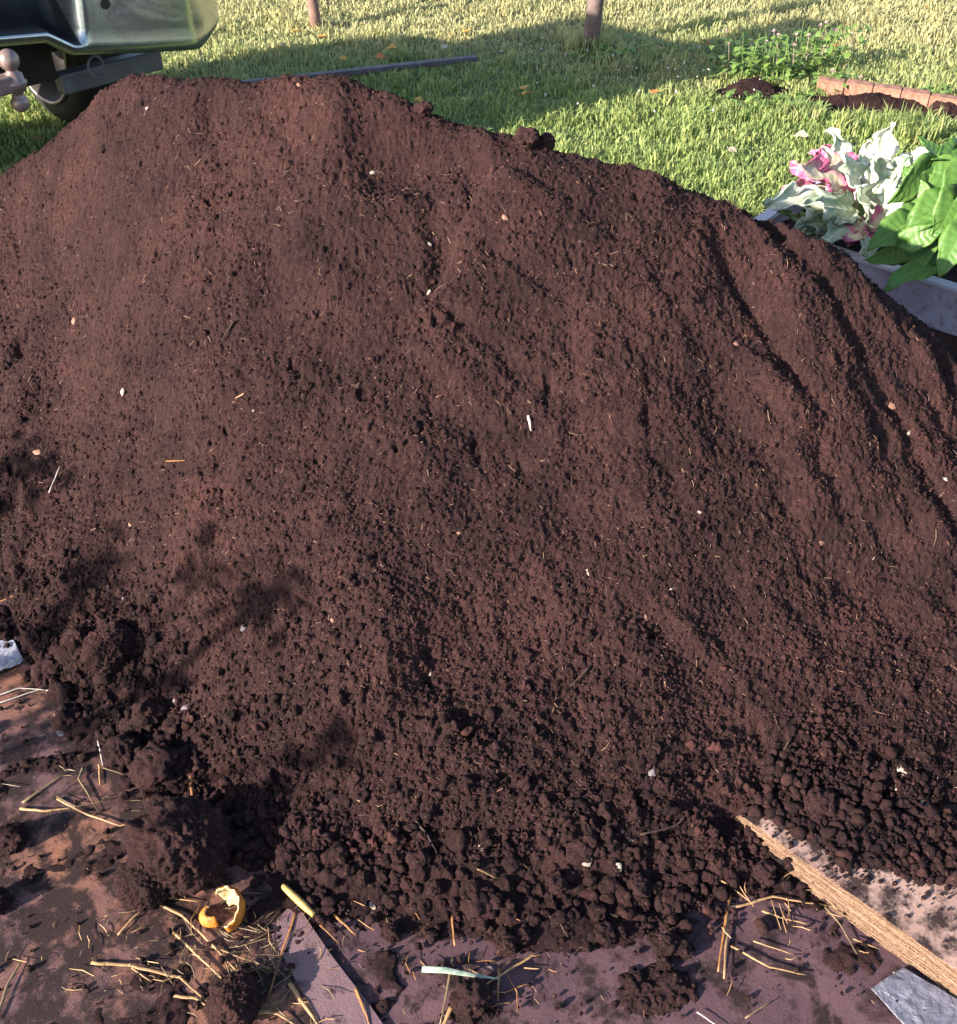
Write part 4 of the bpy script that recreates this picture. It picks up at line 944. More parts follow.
for i, (u, v, s, mt, lb) in enumerate([
 (303, 32, .07, M_fall, 'yellow leaf just below the left far post'), (322, 40, .06, M_fall, 'yellow leaf in shade under the left far post'), (387, 49, .07, M_fall, 'large yellow leaf above the fallen plank'),
 (376, 58, .06, M_fall2, 'orange leaf touching the fallen plank'), (347, 61, .05, M_fall, 'yellow leaf left of the orange leaf by the plank'), (441, 49, .05, M_fall3, 'pale leaf above the right end of the plank'),
 (283, 44, .04, M_fall3, 'small pale leaf left of the plank leaves'), (518, 97, .075, M_fall, 'big ochre leaf in the middle of the shaded lawn'), (525, 90, .05, M_fall, 'ochre leaf touching the big ochre leaf'),
 (653, 94, .05, M_fall2, 'orange leaf in shade left of the first soil patch'), (711, 45, .05, M_fall2, 'orange leaf above the weeds'), (929, 10, .06, M_fall, 'yellow leaf in the far sunlit lawn at upper right'),
 (424, 101, .05, M_fall, 'yellow leaf just behind the heap crest'), (466, 34, .06, M_fall, 'yellow leaf at the far edge of the shade'), (834, 47, .05, M_fall2, 'orange leaf right of the pink flowers'),
 (793, 135, .07, M_fall3, 'pale leaf in the sunlit grass above the planter'), (735, 153, .05, M_fall3, 'pale leaf in the sunlit grass left of the planter'), (38, 138, .05, M_fall2, 'brown leaf on the grass beside the wheel')]):
    me = leaf_mesh(s*.85, s*.4, .15, fold=.3, seed=i, wave=.6); o = link('fallen_leaf', me, mt); p = P(u, v, .03)
    o.location = (p.x, p.y-.02, .040); o.rotation_euler = (random.uniform(.1, .5), random.uniform(-.3, .3), random.uniform(0, 6.28))
    s_m = o.modifiers.new('thick', 'SOLIDIFY'); s_m.thickness = .0006; tag(o, lb, 'fallen leaf', 'fallen leaves on the lawn')

# posts
M_post = simple('weathered_post_wood', (.13, .09, .085), .85, nscale=22, var=.35, bump=.003)
def post(u, v, rpx, lean, H, label, pale=None):
    p = P(u, v); dep = p.y*cp+CAM_H*sp; rr_ = rpx/F_PX*dep; bm = bmesh.new(); pts = []; n = 12
    for k in range(n+1):
        z = -.05+H*k/n; pts.append(Vector((lean*z+.006*math.sin(k*1.7), .004*math.sin(k*2.3), z)))
    tube(bm, pts, [rr_*(1.1-.015*k)*random.uniform(.95, 1.05) for k in range(n+1)], 14)
    o = bm_obj('wooden_post', bm, M_post if pale is None else pale, smooth=True, loc=(p.x, p.y, 0)); tag(o, label, 'post', 'posts in the lawn')
post(588, 50, 7.5, .11, 1.5, 'dark wooden post leaning slightly, with tufts at its foot, farther right')
post(315, 29, 5, -.02, 1.5, 'thin brownish post at the upper left, near the truck', simple('reddish_post_wood', (.2, .12, .10), .85, nscale=22, var=.3, bump=.003))
# plank on the lawn
a = P(228, 85, .035); b = P(477, 58, .035); bm = bmesh.new(); L = (b-a).length; ang_ = math.atan2(b.y-a.y, b.x-a.x)
box(bm, (0, 0, 0), (L, .036, .022), bev=.004); o = bm_obj('fallen_plank', bm, simple('grey_plank', (.10, .085, .10), .6, nscale=14, var=.35, bump=.002)); o.location = (a+b)/2; o.rotation_euler = (0, 0, ang_)
tag(o, 'long narrow grey plank lying in the shaded grass behind the heap', 'plank')

# soil patches in the lawn, brick edging
loose_patch('soil_patch', tuple(P(752, 92)), .19, .09, .045, 'small dark soil mound in the lawn left of the weeds', 21, .1, n=110, cat='soil patch')
loose_patch('soil_patch', tuple(P(868, 106)), .30, .10, .050, 'long dark soil mound in front of the brick edging', 22, -.12, n=140, cat='soil patch')
loose_patch('soil_patch', tuple(P(955, 113)), .18, .08, .04, 'dark soil at the right edge below the brick edging', 23, 0, n=100, cat='soil patch')
M_brick = simple('terracotta_edging', (.27, .135, .095), .9, nscale=28, var=.5, bump=.004)
a = P(818, 82, .05); b = P(960, 101, .05); dv = (b-a); L = dv.length; ang_ = math.atan2(dv.y, dv.x); nb = 5; names_ = ['leftmost brick of the terracotta edging, half hidden by weeds', 'second brick of the edging, beside the weeds', 'middle brick of the terracotta edging behind the soil mound', 'fourth brick of the edging from the weeds', 'last visible edging brick at the right edge']
for k in range(nb+2):
    bm = bmesh.new(); bl = L/nb; box(bm, (0, 0, 0), (bl-.003, .06, .10), bev=.006); o = bm_obj('edging_brick', bm, M_brick)
    c_ = a+dv.normalized()*bl*(k+.5); o.location = (c_.x+.0, c_.y+random.uniform(-.006, .006), .018+random.uniform(-.008, .008)); o.rotation_euler = (random.uniform(-.05, .05), 0, ang_+random.uniform(-.03, .03))
    tag(o, names_[k] if k < nb else 'edging brick continuing the row beyond the right edge', 'edging brick', 'terracotta bricks edging the bed')

# ------------------------------------------------------------------ plants
def leafmat(name, mid, edge, vein, spread=(.5, .9), translu=.3, blot=None):
    k = NT(name); ac = k.n('Attribute', attribute_name='across'); al = k.n('Attribute', attribute_name='along')
    n = k.noise(22, 4, .6); e = k.math('ADD', ac.outputs['Fac'], k.math('MULTIPLY', k.math('SUBTRACT', n, .5), 1.0))
    c = k.mix(k.ramp(e, [(spread[0], (0,)*3), (spread[1], (1,)*3)]), mid, edge)
    if blot: c = k.mix(k.ramp(k.noise(14, 3), [(.48, (0,)*3), (.58, (1,)*3)]), c, blot)
    # veins: midrib and slanting side veins
    rib = k.math('LESS_THAN', ac.outputs['Fac'], .05)
    sv = k.math('PINGPONG', k.math('SUBTRACT', k.math('MULTIPLY', al.outputs['Fac'], 7.0), k.math('MULTIPLY', ac.outputs['Fac'], 1.6)), .5)
    svm = k.math('LESS_THAN', sv, .05); vm = k.math('MAXIMUM', rib, k.math('MULTIPLY', svm, .6))
    c = k.mix(vm, c, vein); k.set(c, .42, spec=.4); k.bump(k.math('ADD', n, sv), .004, .5)
    tl = k.n('BsdfTranslucent'); k.l(c, tl.inputs[0]); ms = k.n('MixShader'); ms.inputs[0].default_value = translu
    k.l(k.b.outputs[0], ms.inputs[1]); k.l(tl.outputs[0], ms.inputs[2]); k.l(ms.outputs[0], k.out.inputs[0]); return k.m
M_sp = leafmat('sweet_potato_leaf', (.10, .22, .045), (.13, .25, .055), (.15, .28, .075), blot=(.075, .18, .035))
M_kale_w = leafmat('variegated_white_leaf', (.74, .76, .60), (.88, .88, .80), (.80, .80, .68), blot=(.45, .58, .40))
M_kale_p = leafmat('variegated_pink_leaf', (.66, .62, .46), (.62, .16, .32), (.75, .6, .55), (.35, .75))
M_kale_g = leafmat('variegated_green_leaf', (.42, .50, .36), (.58, .64, .52), (.68, .68, .56), blot=(.24, .38, .26))
M_stem = simple('green_stem', (.16, .25, .07), .6, nscale=20, var=.3); M_weed = leafmat('weed_leaf', (.16, .27, .06), (.20, .32, .08), (.2, .3, .1))
M_petal = simple('pink_white_petal', (.62, .42, .42), .7, nscale=40, var=.2)
def put_leaf(parent, base, tip, wd, mat, heart=False, wave=0, curl=.1, roll=0, seed=0, stem_from=None, n=12, up=None):
    """leaf from base to tip (world), with a stem back to stem_from"""
    o0 = parent.location; dv = tip-base; L = dv.length; me = leaf_mesh(L, wd, curl, n, wave, heart, .22, seed, 5)
    lf = link('leaf', me, mat, parent); y = dv.normalized(); upv = up or Vector((0, -.45, .9)); x = y.cross(upv).normalized(); z = x.cross(y)
    Mx = Matrix((x, y, z)).transposed() @ Matrix.Rotation(roll, 3, 'Y'); lf.matrix_local = Matrix.Translation(base-o0) @ Mx.to_4x4()
    sm = lf.modifiers.new('thick', 'SOLIDIFY'); sm.thickness = .0008
    if stem_from is not None:
        bm = bmesh.new(); a = stem_from-o0; b = base-o0; mid = a.lerp(b, .5)+Vector((0, 0, .02)); tube(bm, [a, a.lerp(mid, .5)+Vector((0, 0, .006)), mid, mid.lerp(b, .5)+Vector((0, 0, .004)), b+y*L*.05], [.004, .0036, .003, .0028, .002], 6)
        bm_obj('stem', bm, M_stem, parent, True)
    return lf

# planter tub
ZR = .325
c1 = PLA.copy(); e1 = (PLB-PLA).normalized(); e2 = Vector((-e1.y, e1.x, 0)); LX, LY = 1.05, .5
troot = empty('planter_tub', c1+e1*LX/2+e2*LY/2, math.atan2(e1.y, e1.x))
M_rim = simple('white_tub_plastic', (.42, .39, .46), .5, nscale=9, var=.15, geo=True)
def band_mat():
    k = NT('scuffed_lilac_tub_wall'); n = k.noise(7, 5, .6, dist=1); n2 = k.noise(60, 3)
    c = k.ramp(n, [(.3, (.24, .20, .26)), (.6, (.38, .34, .43))]); k.set(k.mix(k.ramp(k.math('ADD', k.math('MULTIPLY', n2, .4), k.math('MULTIPLY', k.noise(16, 5, .7, dist=1.5), .7)), [(.56, (0,)*3), (.72, (.7,)*3)]), c, (.09, .055, .055)), .6); return k.m
M_band = band_mat(); M_brown = simple('brown_tub_wood', (.05, .026, .022), .8, nscale=12, var=.3, bump=.002)
def ring(bm, lx, ly, ix, iy, z0, z1):
    o_ = [(-lx, -ly), (lx, -ly), (lx, ly), (-lx, ly)]; i_ = [(-ix, -iy), (ix, -iy), (ix, iy), (-ix, iy)]
    vo0 = [bm.verts.new((*p, z0)) for p in o_]; vo1 = [bm.verts.new((*p, z1)) for p in o_]; vi0 = [bm.verts.new((*p, z0)) for p in i_]; vi1 = [bm.verts.new((*p, z1)) for p in i_]
    for k in range(4):
        j = (k+1) % 4
        for f in ((vo0[k], vo0[j], vo1[j], vo1[k]), (vi0[j], vi0[k], vi1[k], vi1[j]), (vo1[k], vo1[j], vi1[j], vi1[k]), (vo0[j], vo0[k], vi0[k], vi0[j])): bm.faces.new(f)
hx, hy = LX/2, LY/2
bm = bmesh.new(); ring(bm, hx, hy, hx-.022, hy-.022, 0, ZR-.13); bmesh.ops.bevel(bm, geom=bm.edges[:], offset=.004, segments=2, affect='EDGES'); bm_obj('lower_wall', bm, M_brown, troot)
bm = bmesh.new(); ring(bm, hx+.006, hy+.006, hx-.022, hy-.022, ZR-.128, ZR-.012); bm_obj('upper_wall', bm, M_band, troot)
bm = bmesh.new(); ring(bm, hx+.016, hy+.016, hx-.026, hy-.026, ZR-.011, ZR); bmesh.ops.bevel(bm, geom=bm.edges[:], offset=.004, segments=2, affect='EDGES'); bm_obj('rim', bm, M_rim, troot)
bm = bmesh.new(); bmesh.ops.create_grid(bm, x_segments=60, y_segments=30, size=1)
for v_ in bm.verts: v_.co = Vector((v_.co.x*(hx-.024), v_.co.y*(hy-.024), ZR-.05+.012*math.sin(v_.co.x*9)*math.cos(v_.co.y*7)+random.uniform(-.004, .004)))
bm_obj('potting_soil', bm, M_soil, troot)
tag(troot, 'rectangular planter tub with lilac white rim and brown base behind the heap', 'planter tub')
def tubpt(l_, w_, z=ZR-.04): p = c1+e1*l_+e2*w_; p.z = z; return p

def AT(u, v, Y): return PY(u, v, Y)
kale = empty('variegated_plant', tubpt(.22, .22)); cs = tubpt(.22, .22)
# big wavy cream, white and pink leaves: (base px, tip px, distance base, distance tip, width, material)
KL = [
 ((842, 205), (776, 195), 2.82, 2.72, .045, M_kale_w, .9), ((850, 195), (800, 158), 2.88, 2.84, .050, M_kale_p, 1.0), ((852, 190), (826, 145), 2.92, 2.94, .050, M_kale_p, 1.0),
 ((862, 200), (848, 150), 2.86, 2.84, .055, M_kale_w, 1.0), ((868, 190), (893, 122), 2.95, 3.00, .045, M_kale_w, 1.0), ((858, 178), (832, 128), 3.00, 3.04, .030, M_kale_w, 1.0),
 ((872, 205), (884, 158), 2.84, 2.80, .060, M_kale_w, 1.0), ((880, 200), (912, 155), 2.90, 2.92, .050, M_kale_g, 1.0), ((852, 215), (838, 218), 2.78, 2.70, .04, M_kale_g, .8),
 ((862, 218), (850, 242), 2.76, 2.66, .030, M_kale_p, .8), ((868, 232), (905, 200), 2.74, 2.72, .035, M_kale_p, .9), ((858, 212), (812, 200), 2.80, 2.68, .045, M_kale_g, .9),
 ((880, 195), (935, 142), 2.98, 3.02, .050, M_kale_w, 1.0), ((866, 222), (866, 186), 2.76, 2.70, .050, M_kale_w, .9), ((876, 222), (895, 178), 2.80, 2.76, .045, M_kale_w, 1.0),
 ((850, 225), (806, 228), 2.82, 2.76, .02, M_kale_g, .6), ((870, 170), (870, 140), 3.0, 3.02, .04, M_kale_w, 1.0), ((850, 175), (812, 150), 2.95, 2.98, .04, M_kale_p, .9),
 ((885, 215), (905, 190), 2.74, 2.7, .05, M_kale_w, .9), ((845, 200), (790, 182), 2.86, 2.82, .035, M_kale_p, 1.0), ((870, 240), (846, 232), 2.70, 2.64, .03, M_kale_p, .8), ((890, 180), (925, 160), 2.92, 2.92, .045, M_kale_w, 1.0), ((850, 225), (822, 240), 2.72, 2.64, .03, M_kale_g, .9), ((866, 236), (872, 262), 2.66, 2.60, .03, M_kale_g, .9), ((840, 222), (800, 222), 2.80, 2.72, .03, M_kale_g, .9)]
for i, (b, t, yb, yt, wd, mt, wv) in enumerate(KL):
    put_leaf(kale, AT(*b, yb), AT(*t, yt), wd, mt, wave=wv, curl=.12, seed=i, stem_from=cs+Vector((random.uniform(-.02, .02), random.uniform(-.02, .02), 0)), n=26, roll=random.uniform(-.4, .4))
tag(kale, 'ruffled cream, white and pink leaved plant at the left end of the planter', 'plant')
# dark drooping leaves and stalks beneath it
low = empty('seedling', tubpt(.06, .16)); c2 = tubpt(.08, .17)
for i, (b, t, yb, yt, wd) in enumerate([((808, 225), (782, 208), 2.85, 2.80, .018), ((812, 232), (790, 232), 2.82, 2.76, .018), ((815, 222), (800, 210), 2.86, 2.9, .016), ((818, 236), (806, 250), 2.8, 2.72, .016)]):
    put_leaf(low, AT(*b, yb), AT(*t, yt), wd, M_weed, wave=.4, seed=50+i, stem_from=c2, n=8)
tag(low, 'small dark green seedling in the left corner of the planter', 'plant')
spp = empty('sweet_potato_plant', tubpt(.42, .2)); c3 = tubpt(.45, .2)
SL = [((880, 230), (868, 196), 2.62, 2.62, .0), ((905, 225), (872, 243), 2.56, 2.50, .07), ((930, 265), (884, 280), 2.45, 2.40, .065), ((925, 170), (898, 205), 2.70, 2.62, .07), ((945, 165), (925, 130), 2.75, 2.8, .06),
 ((950, 175), (910, 165), 2.70, 2.72, .07), ((940, 205), (905, 235), 2.55, 2.50, .075), ((955, 200), (938, 240), 2.50, 2.44, .07), ((960, 235), (940, 275), 2.42, 2.36, .06), ((975, 150), (950, 130), 2.8, 2.9, .07),
 ((935, 195), (905, 180), 2.68, 2.70, .07), ((965, 170), (945, 205), 2.6, 2.52, .07), ((975, 220), (955, 262), 2.45, 2.38, .07), ((915, 215), (888, 232), 2.6, 2.55, .06), ((985, 180), (970, 235), 2.5, 2.42, .08),
 ((905, 250), (872, 262), 2.55, 2.50, .05), ((930, 240), (915, 268), 2.50, 2.44, .055), ((955, 150), (935, 168), 2.78, 2.7, .05), ((990, 250), (972, 285), 2.4, 2.34, .07), ((1000, 160), (1010, 120), 2.7, 2.8, .07), ((915, 190), (935, 155), 2.72, 2.76, .05), ((930, 220), (960, 190), 2.5, 2.55, .05), ((910, 240), (945, 228), 2.48, 2.45, .05), ((950, 160), (925, 150), 2.74, 2.72, .045), ((920, 200), (902, 165), 2.66, 2.72, .05), ((960, 200), (985, 165), 2.55, 2.6, .06)]
for i, (b, t, yb, yt, wd) in enumerate(SL):
    if not wd: continue
    put_leaf(spp, AT(*b, yb), AT(*t, yt), wd*.72, M_sp, heart=True, wave=.35, curl=.25, seed=80+i, stem_from=c3+Vector((random.uniform(-.08, .12), random.uniform(-.05, .05), 0)), n=12, roll=random.uniform(-.9, .9))
tag(spp, 'leafy green plant with pointed heart shaped leaves at the right of the planter', 'plant')

# flowering weeds in the lawn
def weed(u, v, n, rad, h, label, seed, flowers=0, fm=None):
    rr = random.Random(seed); p = P(u, v); root = empty('flowering_weed' if flowers else 'weed', (p.x, p.y, 0)); Vs = []; Fs = []; off = 0; ac = []; al = []
    me0 = [leaf_mesh(1, .3, .3, 4, .3, False, .2, i, 2) for i in range(4)]; dat = []
    for m_ in me0:
        v_ = np.empty(len(m_.vertices)*3, np.float32); m_.vertices.foreach_get('co', v_); f_ = np.empty(len(m_.polygons)*4, np.int32); m_.polygons.foreach_get('vertices', f_)
        a_ = np.empty(len(m_.vertices), np.float32); m_.attributes['across'].data.foreach_get('value', a_); b_ = np.empty(len(m_.vertices), np.float32); m_.attributes['along'].data.foreach_get('value', b_)
        dat.append((v_.reshape(-1, 3), f_.reshape(-1, 4), a_, b_))
    for i in range(n):
        v_, f_, a_, b_ = rr.choice(dat); z = h*rr.random()**1.2; s = rr.uniform(.025, .055); q_ = Matrix.Rotation(rr.uniform(0, 6.28), 3, 'Z') @ Matrix.Rotation(rr.uniform(-.2, 1.0), 3, 'X')
        w = (v_*s)@np.array(q_).T+np.array([rr.gauss(0, rad), rr.gauss(0, rad*.6), z]); Vs.append(w); Fs.append(f_+off); off += len(v_); ac.append(a_); al.append(b_)
    link('foliage', np_mesh('foliage', np.concatenate(Vs), np.concatenate(Fs), True, {'across': np.concatenate(ac), 'along': np.concatenate(al)}), M_weed, root)
    bm = bmesh.new()
    for i in range(max(6, n//12)): x0, y0 = rr.uniform(-rad, rad), rr.uniform(-rad*.7, rad*.7); tube(bm, [(x0, y0, -.01), (x0+rr.uniform(-.02, .02), y0, h*.5), (x0+rr.uniform(-.03, .03), y0+rr.uniform(-.02, .02), h*rr.uniform(.8, 1.2))], [.002, .0017, .001], 5)
    bm_obj('stalks', bm, M_stem, root)
    for i in range(flowers):
        bm = bmesh.new(); x0, y0, z0 = rr.gauss(0, rad), rr.gauss(0, rad*.5), h*rr.uniform(.7, 1.1)
        for k in range(22):
            th = rr.uniform(0, 6.28); ph = rr.uniform(.1, 1.4); dirv = Vector((math.cos(th)*math.sin(ph), math.sin(th)*math.sin(ph), math.cos(ph))); c_ = Vector((x0, y0, z0)); sd = dirv.cross(Vector((0, 0, 1))).normalized()*.0032; bm.faces.new([bm.verts.new(c_+dirv*.003-sd*.5), bm.verts.new(c_+dirv*.003+sd*.5), bm.verts.new(c_+dirv*.011+sd), bm.verts.new(c_+dirv*.014), bm.verts.new(c_+dirv*.011-sd)])
        tube(bm, [(x0, y0, 0), (x0+.01, y0, z0*.5), (x0, y0, z0)], .0007, 5); bm_obj('flower', bm, fm or M_petal, root)
    return tag(root, label, 'weed', 'weeds in the lawn')
weed(762, 78, 260, .11, .17, 'leafy weed with small pale pink flowers above the first soil patch', 1, 7)
weed(812, 70, 200, .10, .19, 'loose weed with pink seed heads between soil patches and bricks', 2, 9)
weed(745, 58, 120, .09, .09, 'low weed with a few pale flowers at the back of the weed patch', 3, 4)
weed(625, 58, 160, .12, .05, 'flat broad leaved weed right of the leaning post', 4)
weed(833, 92, 110, .06, .08, 'small weed growing against the first edging brick', 5, 2)
weed(768, 108, 120, .11, .04, 'low leafy weed in front of the first soil patch', 6)
weed(930, 105, 60, .05, .07, 'small weed between the soil mound and last bricks', 7)
# tiny white clover flowers
n = 60; x = r_.uniform(.1, 1.3, n); y = r_.normal(5.2, .28, n); scatter_rocks('clover_flowers', np.stack([x, y, np.full(n, .045)], -1), r_.uniform(.003, .0065, n), simple('clover_white', (.4, .36, .35), .8), 2, 'tiny whitish clover flowers dotted in the shaded lawn', 15)['category'] = 'clover flowers'

# ------------------------------------------------------------------ truck (its rear end stands at the upper left)
YAW = R(45); tk = empty('pickup_truck', (-1.60, 3.40, 0), YAW)
def paint():
    k = NT('silver_bumper_chrome'); n = k.noise(4, 2, dist=1.0); n2 = k.noise(120, 4, .7)
    c = k.ramp(n2, [(.3, (.34, .37, .36)), (.8, (.60, .60, .60))]); k.set(c, k.ramp(n, [(.3, (.16,)*3), (.7, (.30,)*3)]), .9); k.bump(n, .01, .25); return k.m
M_chr = paint(); M_blk = simple('black_plastic', (.012, .012, .014), .5, nscale=30, var=.2); M_under = simple('rusty_underbody_rim_shade', (.014, .011, .012), .8, nscale=14, var=.5, bump=.003)
M_body = simple('dark_green_paint', (.03, .07, .05), .25, nscale=2, var=.1); M_tyre = simple('tyre_rubber', (.007, .007, .008), .8, nscale=60, var=.2)
M_steel = simple('grey_steel_tube', (.13, .13, .17), .45, .4, nscale=10, var=.3); M_rimm = simple('wheel_steel', (.34, .27, .27), .5, .6, nscale=10, var=.3)
M_hitch = simple('worn_pale_hitch', (.24, .175, .165), .4, .35, nscale=25, var=.3, bump=.0008); M_glass = simple('dark_glass', (.01, .012, .013), .08, nscale=3, var=.1)
# bumper shell: lower edge heights follow the picture; recess for the plate in the middle
def lowz(x): return float(np.interp(abs(x), [0, .28, .36, .6, .84, .95], [.635, .60, .545, .50, .462, .47]))
bm = bmesh.new(); xs = np.linspace(-1.04, 1.04, 160); rows = []
for x_ in xs:
    e = abs(x_); yoff = 0 if e < .80 else .62*(e-.80)**1.35*2.2   # ends sweep forward
    lz = lowz(x_); top = .90
    rk = lambda s_: 1/(1+math.exp(-((.375+.03*s_)-e)/.007))        # number-plate recess
    prof = []
    for s, (yy, zz) in enumerate(((.10, lz+.03), (.03, lz+.004), (.0, lz+.001), (-.035, lz+.008), (-.05, lz+.025), (-.052, lz+.042), (-.05+.09*rk(0), lz+.052), (-.048+.15*rk(.2), lz+.09), (-.044+.17*rk(.7), .74), (-.04+.17*rk(1.2), .80), (-.035+.15*rk(1.6), .84), (-.02, .88), (.03, .90), (.12, .90))):
        prof.append(bm.verts.new((x_, yy+yoff, zz)))
    rows.append(prof)
for i in range(len(rows)-1):
    for j in range(len(rows[0])-1): 
        f = bm.faces.new((rows[i][j], rows[i+1][j], rows[i+1][j+1], rows[i][j+1]))
        if abs((xs[i]+xs[i+1])/2) < .385 and 5 <= j <= 10: f.material_index = 1
bmp = bm_obj('rear_bumper', bm, [M_chr, M_blk], tk, True); sm = bmp.modifiers.new('thick', 'SOLIDIFY'); sm.thickness = .004; sm.offset = -1
# sharp lower corner tip and drain hole
bm = bmesh.new(); lathe(bm, [(.016, 0), (.016, .012)], 18, Matrix.Translation((.50, -.038, .685)) @ Matrix.Rotation(R(90), 4, 'X')); bm_obj('bumper_hole', bm, M_blk, tk)
bm = bmesh.new(); vs = [bm.verts.new(q_) for q_ in ((.86, .13, .50), (.93, .19, .52), (.925, .18, .43), (.86, .15, .50), (.93, .21, .52), (.925, .20, .43))]
for f in ((0, 1, 2), (5, 4, 3), (0, 3, 4, 1), (1, 4, 5, 2), (2, 5, 3, 0)): bm.faces.new([vs[q_] for q_ in f])
bm_obj('bumper_end_cap', bm, M_blk, tk)
# body: tail, box sides, cab end wall
def body_shell(nm, x0, x1, y0, y1, z0, z1, mat, bev=.03):
    bm = bmesh.new(); box(bm, ((x0+x1)/2, (y0+y1)/2, (z0+z1)/2), (x1-x0, y1-y0, z1-z0), bev=bev); return bm_obj(nm, bm, mat, tk)
TL = .92
body_shell('tailgate', -.74, .74, .06, .12, .86, 1.05, M_body)
body_shell('bed_side', -.93, -.80, .08, TL, .72, 1.05, M_body); body_shell('bed_side', .80, .93, .08, TL, .72, 1.05, M_body)
body_shell('bed_floor', -.80, .80, .12, TL, .76, .80, M_under, .005)
cap = body_shell('shade_box', -.86, .10, .12, .42, .81, 1.70, M_body, .08); body_shell('shade_box_lid', -.88, .12, .13, .44, 1.701, 1.725, M_blk, .008)  # unseen box and lid added to cast the shadow on the lawn
for s in (-1, 1): 
    body_shell('tail_lamp', s*.86-.065, s*.86+.065, .035, .08, .91, 1.03, simple('red_lens', (.35, .01, .01), .2, nscale=20, var=.1), .012)
for s in (-1, 1): body_shell('frame_rail', s*.42-.04, s*.42+.04, .10, TL, .54, .66, M_under, .006)
body_shell('fuel_tank', -.33, .30, .45, 1.2, .42, .60, M_under, .04)
bm = bmesh.new(); tube(bm, [(-.80, 1.0, .37), (.80, 1.0, .37)], .045, 14); lathe(bm, [(.04, -.13), (.12, -.08), (.15, 0), (.12, .08), (.04, .13)], 18, Matrix.Translation((0, 1.0, .37)) @ Matrix.Rotation(R(90), 4, 'X')); bm_obj('rear_axle', bm, M_under, tk, True)
# hitch cross tube, seen lighter on the right
bm = bmesh.new(); box(bm, (.59, .20, .40), (.40, .06, .07), bev=.008); bm_obj('hitch_crossbar', bm, M_steel, tk)
bm = bmesh.new(); box(bm, (-.19, .22, .47), (1.15, .08, .10), bev=.008); box(bm, (0, .5, .66), (1.7, .7, .06), bev=.01); box(bm, (0, .16, .60), (1.5, .04, .16), bev=.01); bm_obj('underbody_frame', bm, M_under, tk)
bm = bmesh.new(); tube(bm, [(.50+.028*math.cos(a_), .12, .45+.036*math.sin(a_)) for a_ in np.linspace(0, 6.283, 20)], .005, 8, False); bm_obj('chain_loop', bm, M_steel, tk, True)
# receiver and ball mount
# hitch ball mount; balls above and below a turned shank
bx_, by_ = .0, -.20
TKI = (Matrix.Translation(tk.location) @ Matrix.Rotation(YAW, 4, 'Z')).inverted()
bpos = TKI @ PY(12, 60, 3.26); b2 = TKI @ PY(17, 103, 3.26)
hz1, hz0 = bpos.z, b2.z; hx_, hy_ = (bpos.x+b2.x)/2, (bpos.y+b2.y)/2
bm = bmesh.new(); ball = lambda zc, r_b: [(max(.002, r_b*math.cos(a_)), zc+r_b*math.sin(a_)) for a_ in np.linspace(-math.pi/2, math.pi/2, 12)]
r1 = .031; r0 = .027; prof = ball(hz0, r0)[:-2]+[(.016, hz0+r0*1.0), (.016, hz0+.032), (.028, hz0+.036), (.034, hz0+.055), (.036, hz0+.06), (.036, hz1-.062), (.030, hz1-.058), (.028, hz1-.04), (.018, hz1-.034), (.016, hz1-.028)]+ball(hz1, r1)[2:]
lathe(bm, prof, 26, Matrix.Translation((hx_, hy_, 0))); tilt_top = bm_obj('hitch_ball', bm, M_hitch, tk, True)
bm = bmesh.new(); zc = (hz0+hz1)/2; box(bm, (hx_-.10, hy_+.0, zc), (.20, .05, .05), bev=.006); box(bm, (hx_-.19, hy_+.20, zc), (.055, .45, .055), bev=.006); bm_obj('ball_mount', bm, M_hitch, tk)
# wheels, placed so that the right rear one shows its inner rim
def wheel(x_, y_, sgn):
    w = empty('wheel', (x_, y_, .37)); w.parent = tk; Mr = Matrix.Rotation(R(90)*sgn, 4, 'Y'); Rr, hw = .37, .12
    bm = bmesh.new(); lathe(bm, [(.27, -hw), (.31, -hw), (.352, -hw+.02), (Rr, -hw+.05), (Rr, hw-.05), (.352, hw-.02), (.31, hw), (.27, hw)], 48, Mr)
    bm.faces.ensure_lookup_table(); bmesh.ops.delete(bm, geom=[f for f in bm.faces if len(f.verts) > 4], context='FACES'); bm_obj('tyre', bm, M_tyre, w, True)
    for k in range(1): pass
    bm = bmesh.new(); rings = [(.282, -hw-.008), (.270, -hw+.004), (.25, -hw+.03), (.24, .0), (.24, .05), (.06, .06), (.03, .05)]
    lathe(bm, rings, 48, Mr); bm.faces.ensure_lookup_table(); bmesh.ops.delete(bm, geom=[f for f in bm.faces if len(f.verts) > 4], context='FACES'); o = bm_obj('rim', bm, M_under, w, True); sm = o.modifiers.new('t', 'SOLIDIFY'); sm.thickness = .006  # bumper's shade on the rim is put into its near-black colour
    bm = bmesh.new(); tube(bm, [Mr @ Vector((.276*math.cos(a_), .276*math.sin(a_), -hw-.006)) for a_ in np.linspace(0, 6.2832, 49)], .007, 8, False); bm_obj('rim_lip', bm, M_rimm, w, True)
    bm = bmesh.new(); lathe(bm, [(.13, -.02), (.14, 0), (.14, .03), (.06, .04)], 30, Mr); bm_obj('brake_disc', bm, M_under, w, True)
wheel(.78, .95, 1); wheel(-.78, .95, -1)
tag(tk, 'silver bumpered rear end of a dark truck with a two ball hitch, upper left', 'truck')

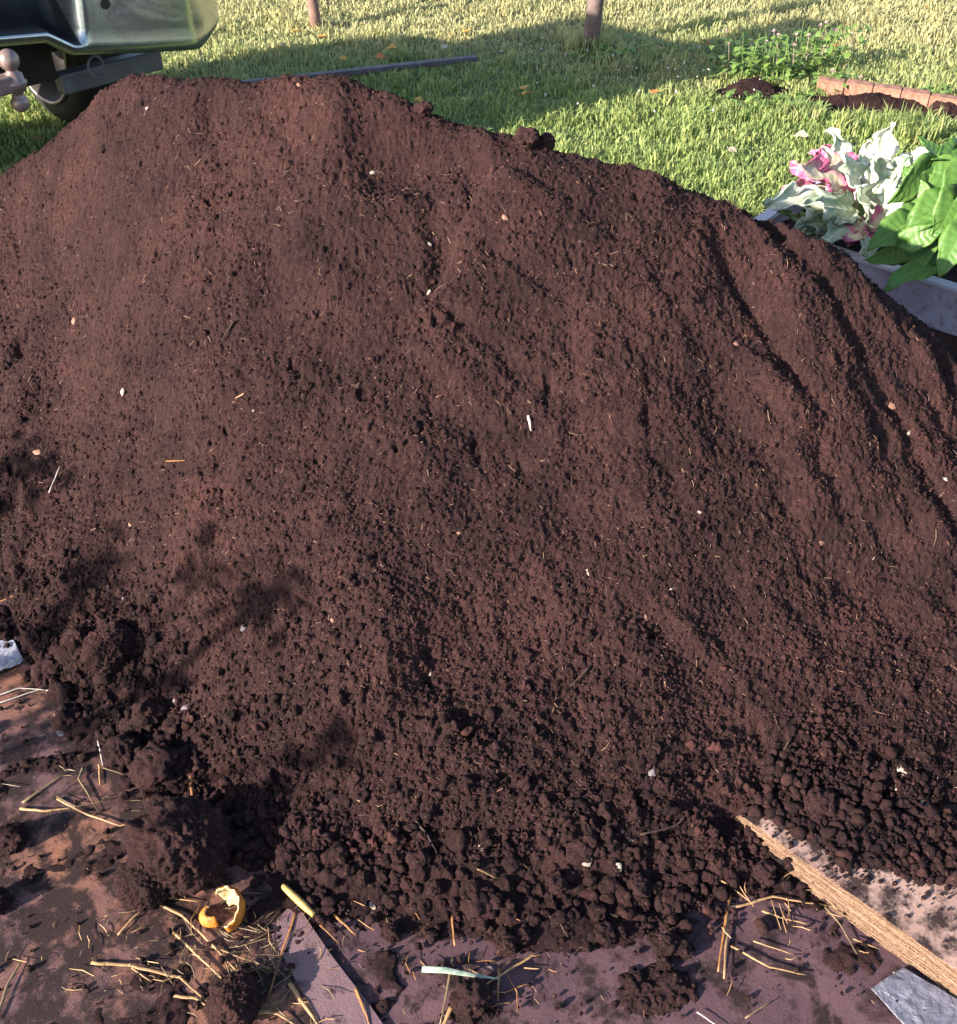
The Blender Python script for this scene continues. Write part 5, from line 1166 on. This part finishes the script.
# ------------------------------------------------------------------ unseen leaf clusters added left of the frame to cast shade on the heap
def shade_leaves(targets, dist, label, seed):
    rr = random.Random(seed); pts = []
    for (u, v, n, rad) in targets:
        p = surf(u, v, Z); c_ = p-tr*dist
        for k in range(n): pts.append((c_+Vector((rr.gauss(0, rad), rr.gauss(0, rad), rr.gauss(0, rad))), rr.uniform(.04, .08), c_))
    cen = sum((p[0] for p in pts), Vector())/len(pts); root = empty('shade_leaf_clumps', (cen.x, cen.y, 0)); Vs = []; Fs = []; off = 0; ac = []; al = []
    me = leaf_mesh(1, .35, .3, 6, .2, False, .2, 1, 2); v_ = np.array([q_.co[:] for q_ in me.vertices]); f_ = np.array([list(q_.vertices) for q_ in me.polygons])
    a_ = np.empty(len(v_), np.float32); me.attributes['across'].data.foreach_get('value', a_); b_ = np.empty(len(v_), np.float32); me.attributes['along'].data.foreach_get('value', b_)
    for p, s, _ in pts:
        q_ = Matrix.Rotation(rr.uniform(0, 6.28), 3, 'Z') @ Matrix.Rotation(rr.uniform(-1, 1), 3, 'X'); Vs.append((v_*s)@np.array(q_).T+np.array(p-root.location)); Fs.append(f_+off); off += len(v_); ac.append(a_); al.append(b_)
    link('foliage', np_mesh('foliage', np.concatenate(Vs), np.concatenate(Fs), True, {'across': np.concatenate(ac), 'along': np.concatenate(al)}), M_weed, root)
    bm = bmesh.new(); seen = []
    for _, _, c_ in pts:
        if all((c_-q_).length > .01 for q_ in seen): seen.append(c_); e = c_-root.location; tube(bm, [(0, 0, -.02), (e.x*.3, e.y*.3, e.z*.5), tuple(e)], [.012, .009, .004], 7)
    bm_obj('branches', bm, M_twig, root, True); tag(root, label, 'shade blocker')
shade_leaves([(18, 460, 16, .045), (45, 490, 8, .035), (112, 560, 10, .022), (90, 590, 10, .022), (60, 612, 14, .03), (205, 572, 7, .02), (235, 590, 12, .028), (265, 598, 14, .028), (285, 592, 8, .02), (30, 640, 16, .05), (320, 745, 10, .03), (170, 690, 10, .03)], 2.3, 'unseen leaf clusters added left of the view to shade the heap', 4)
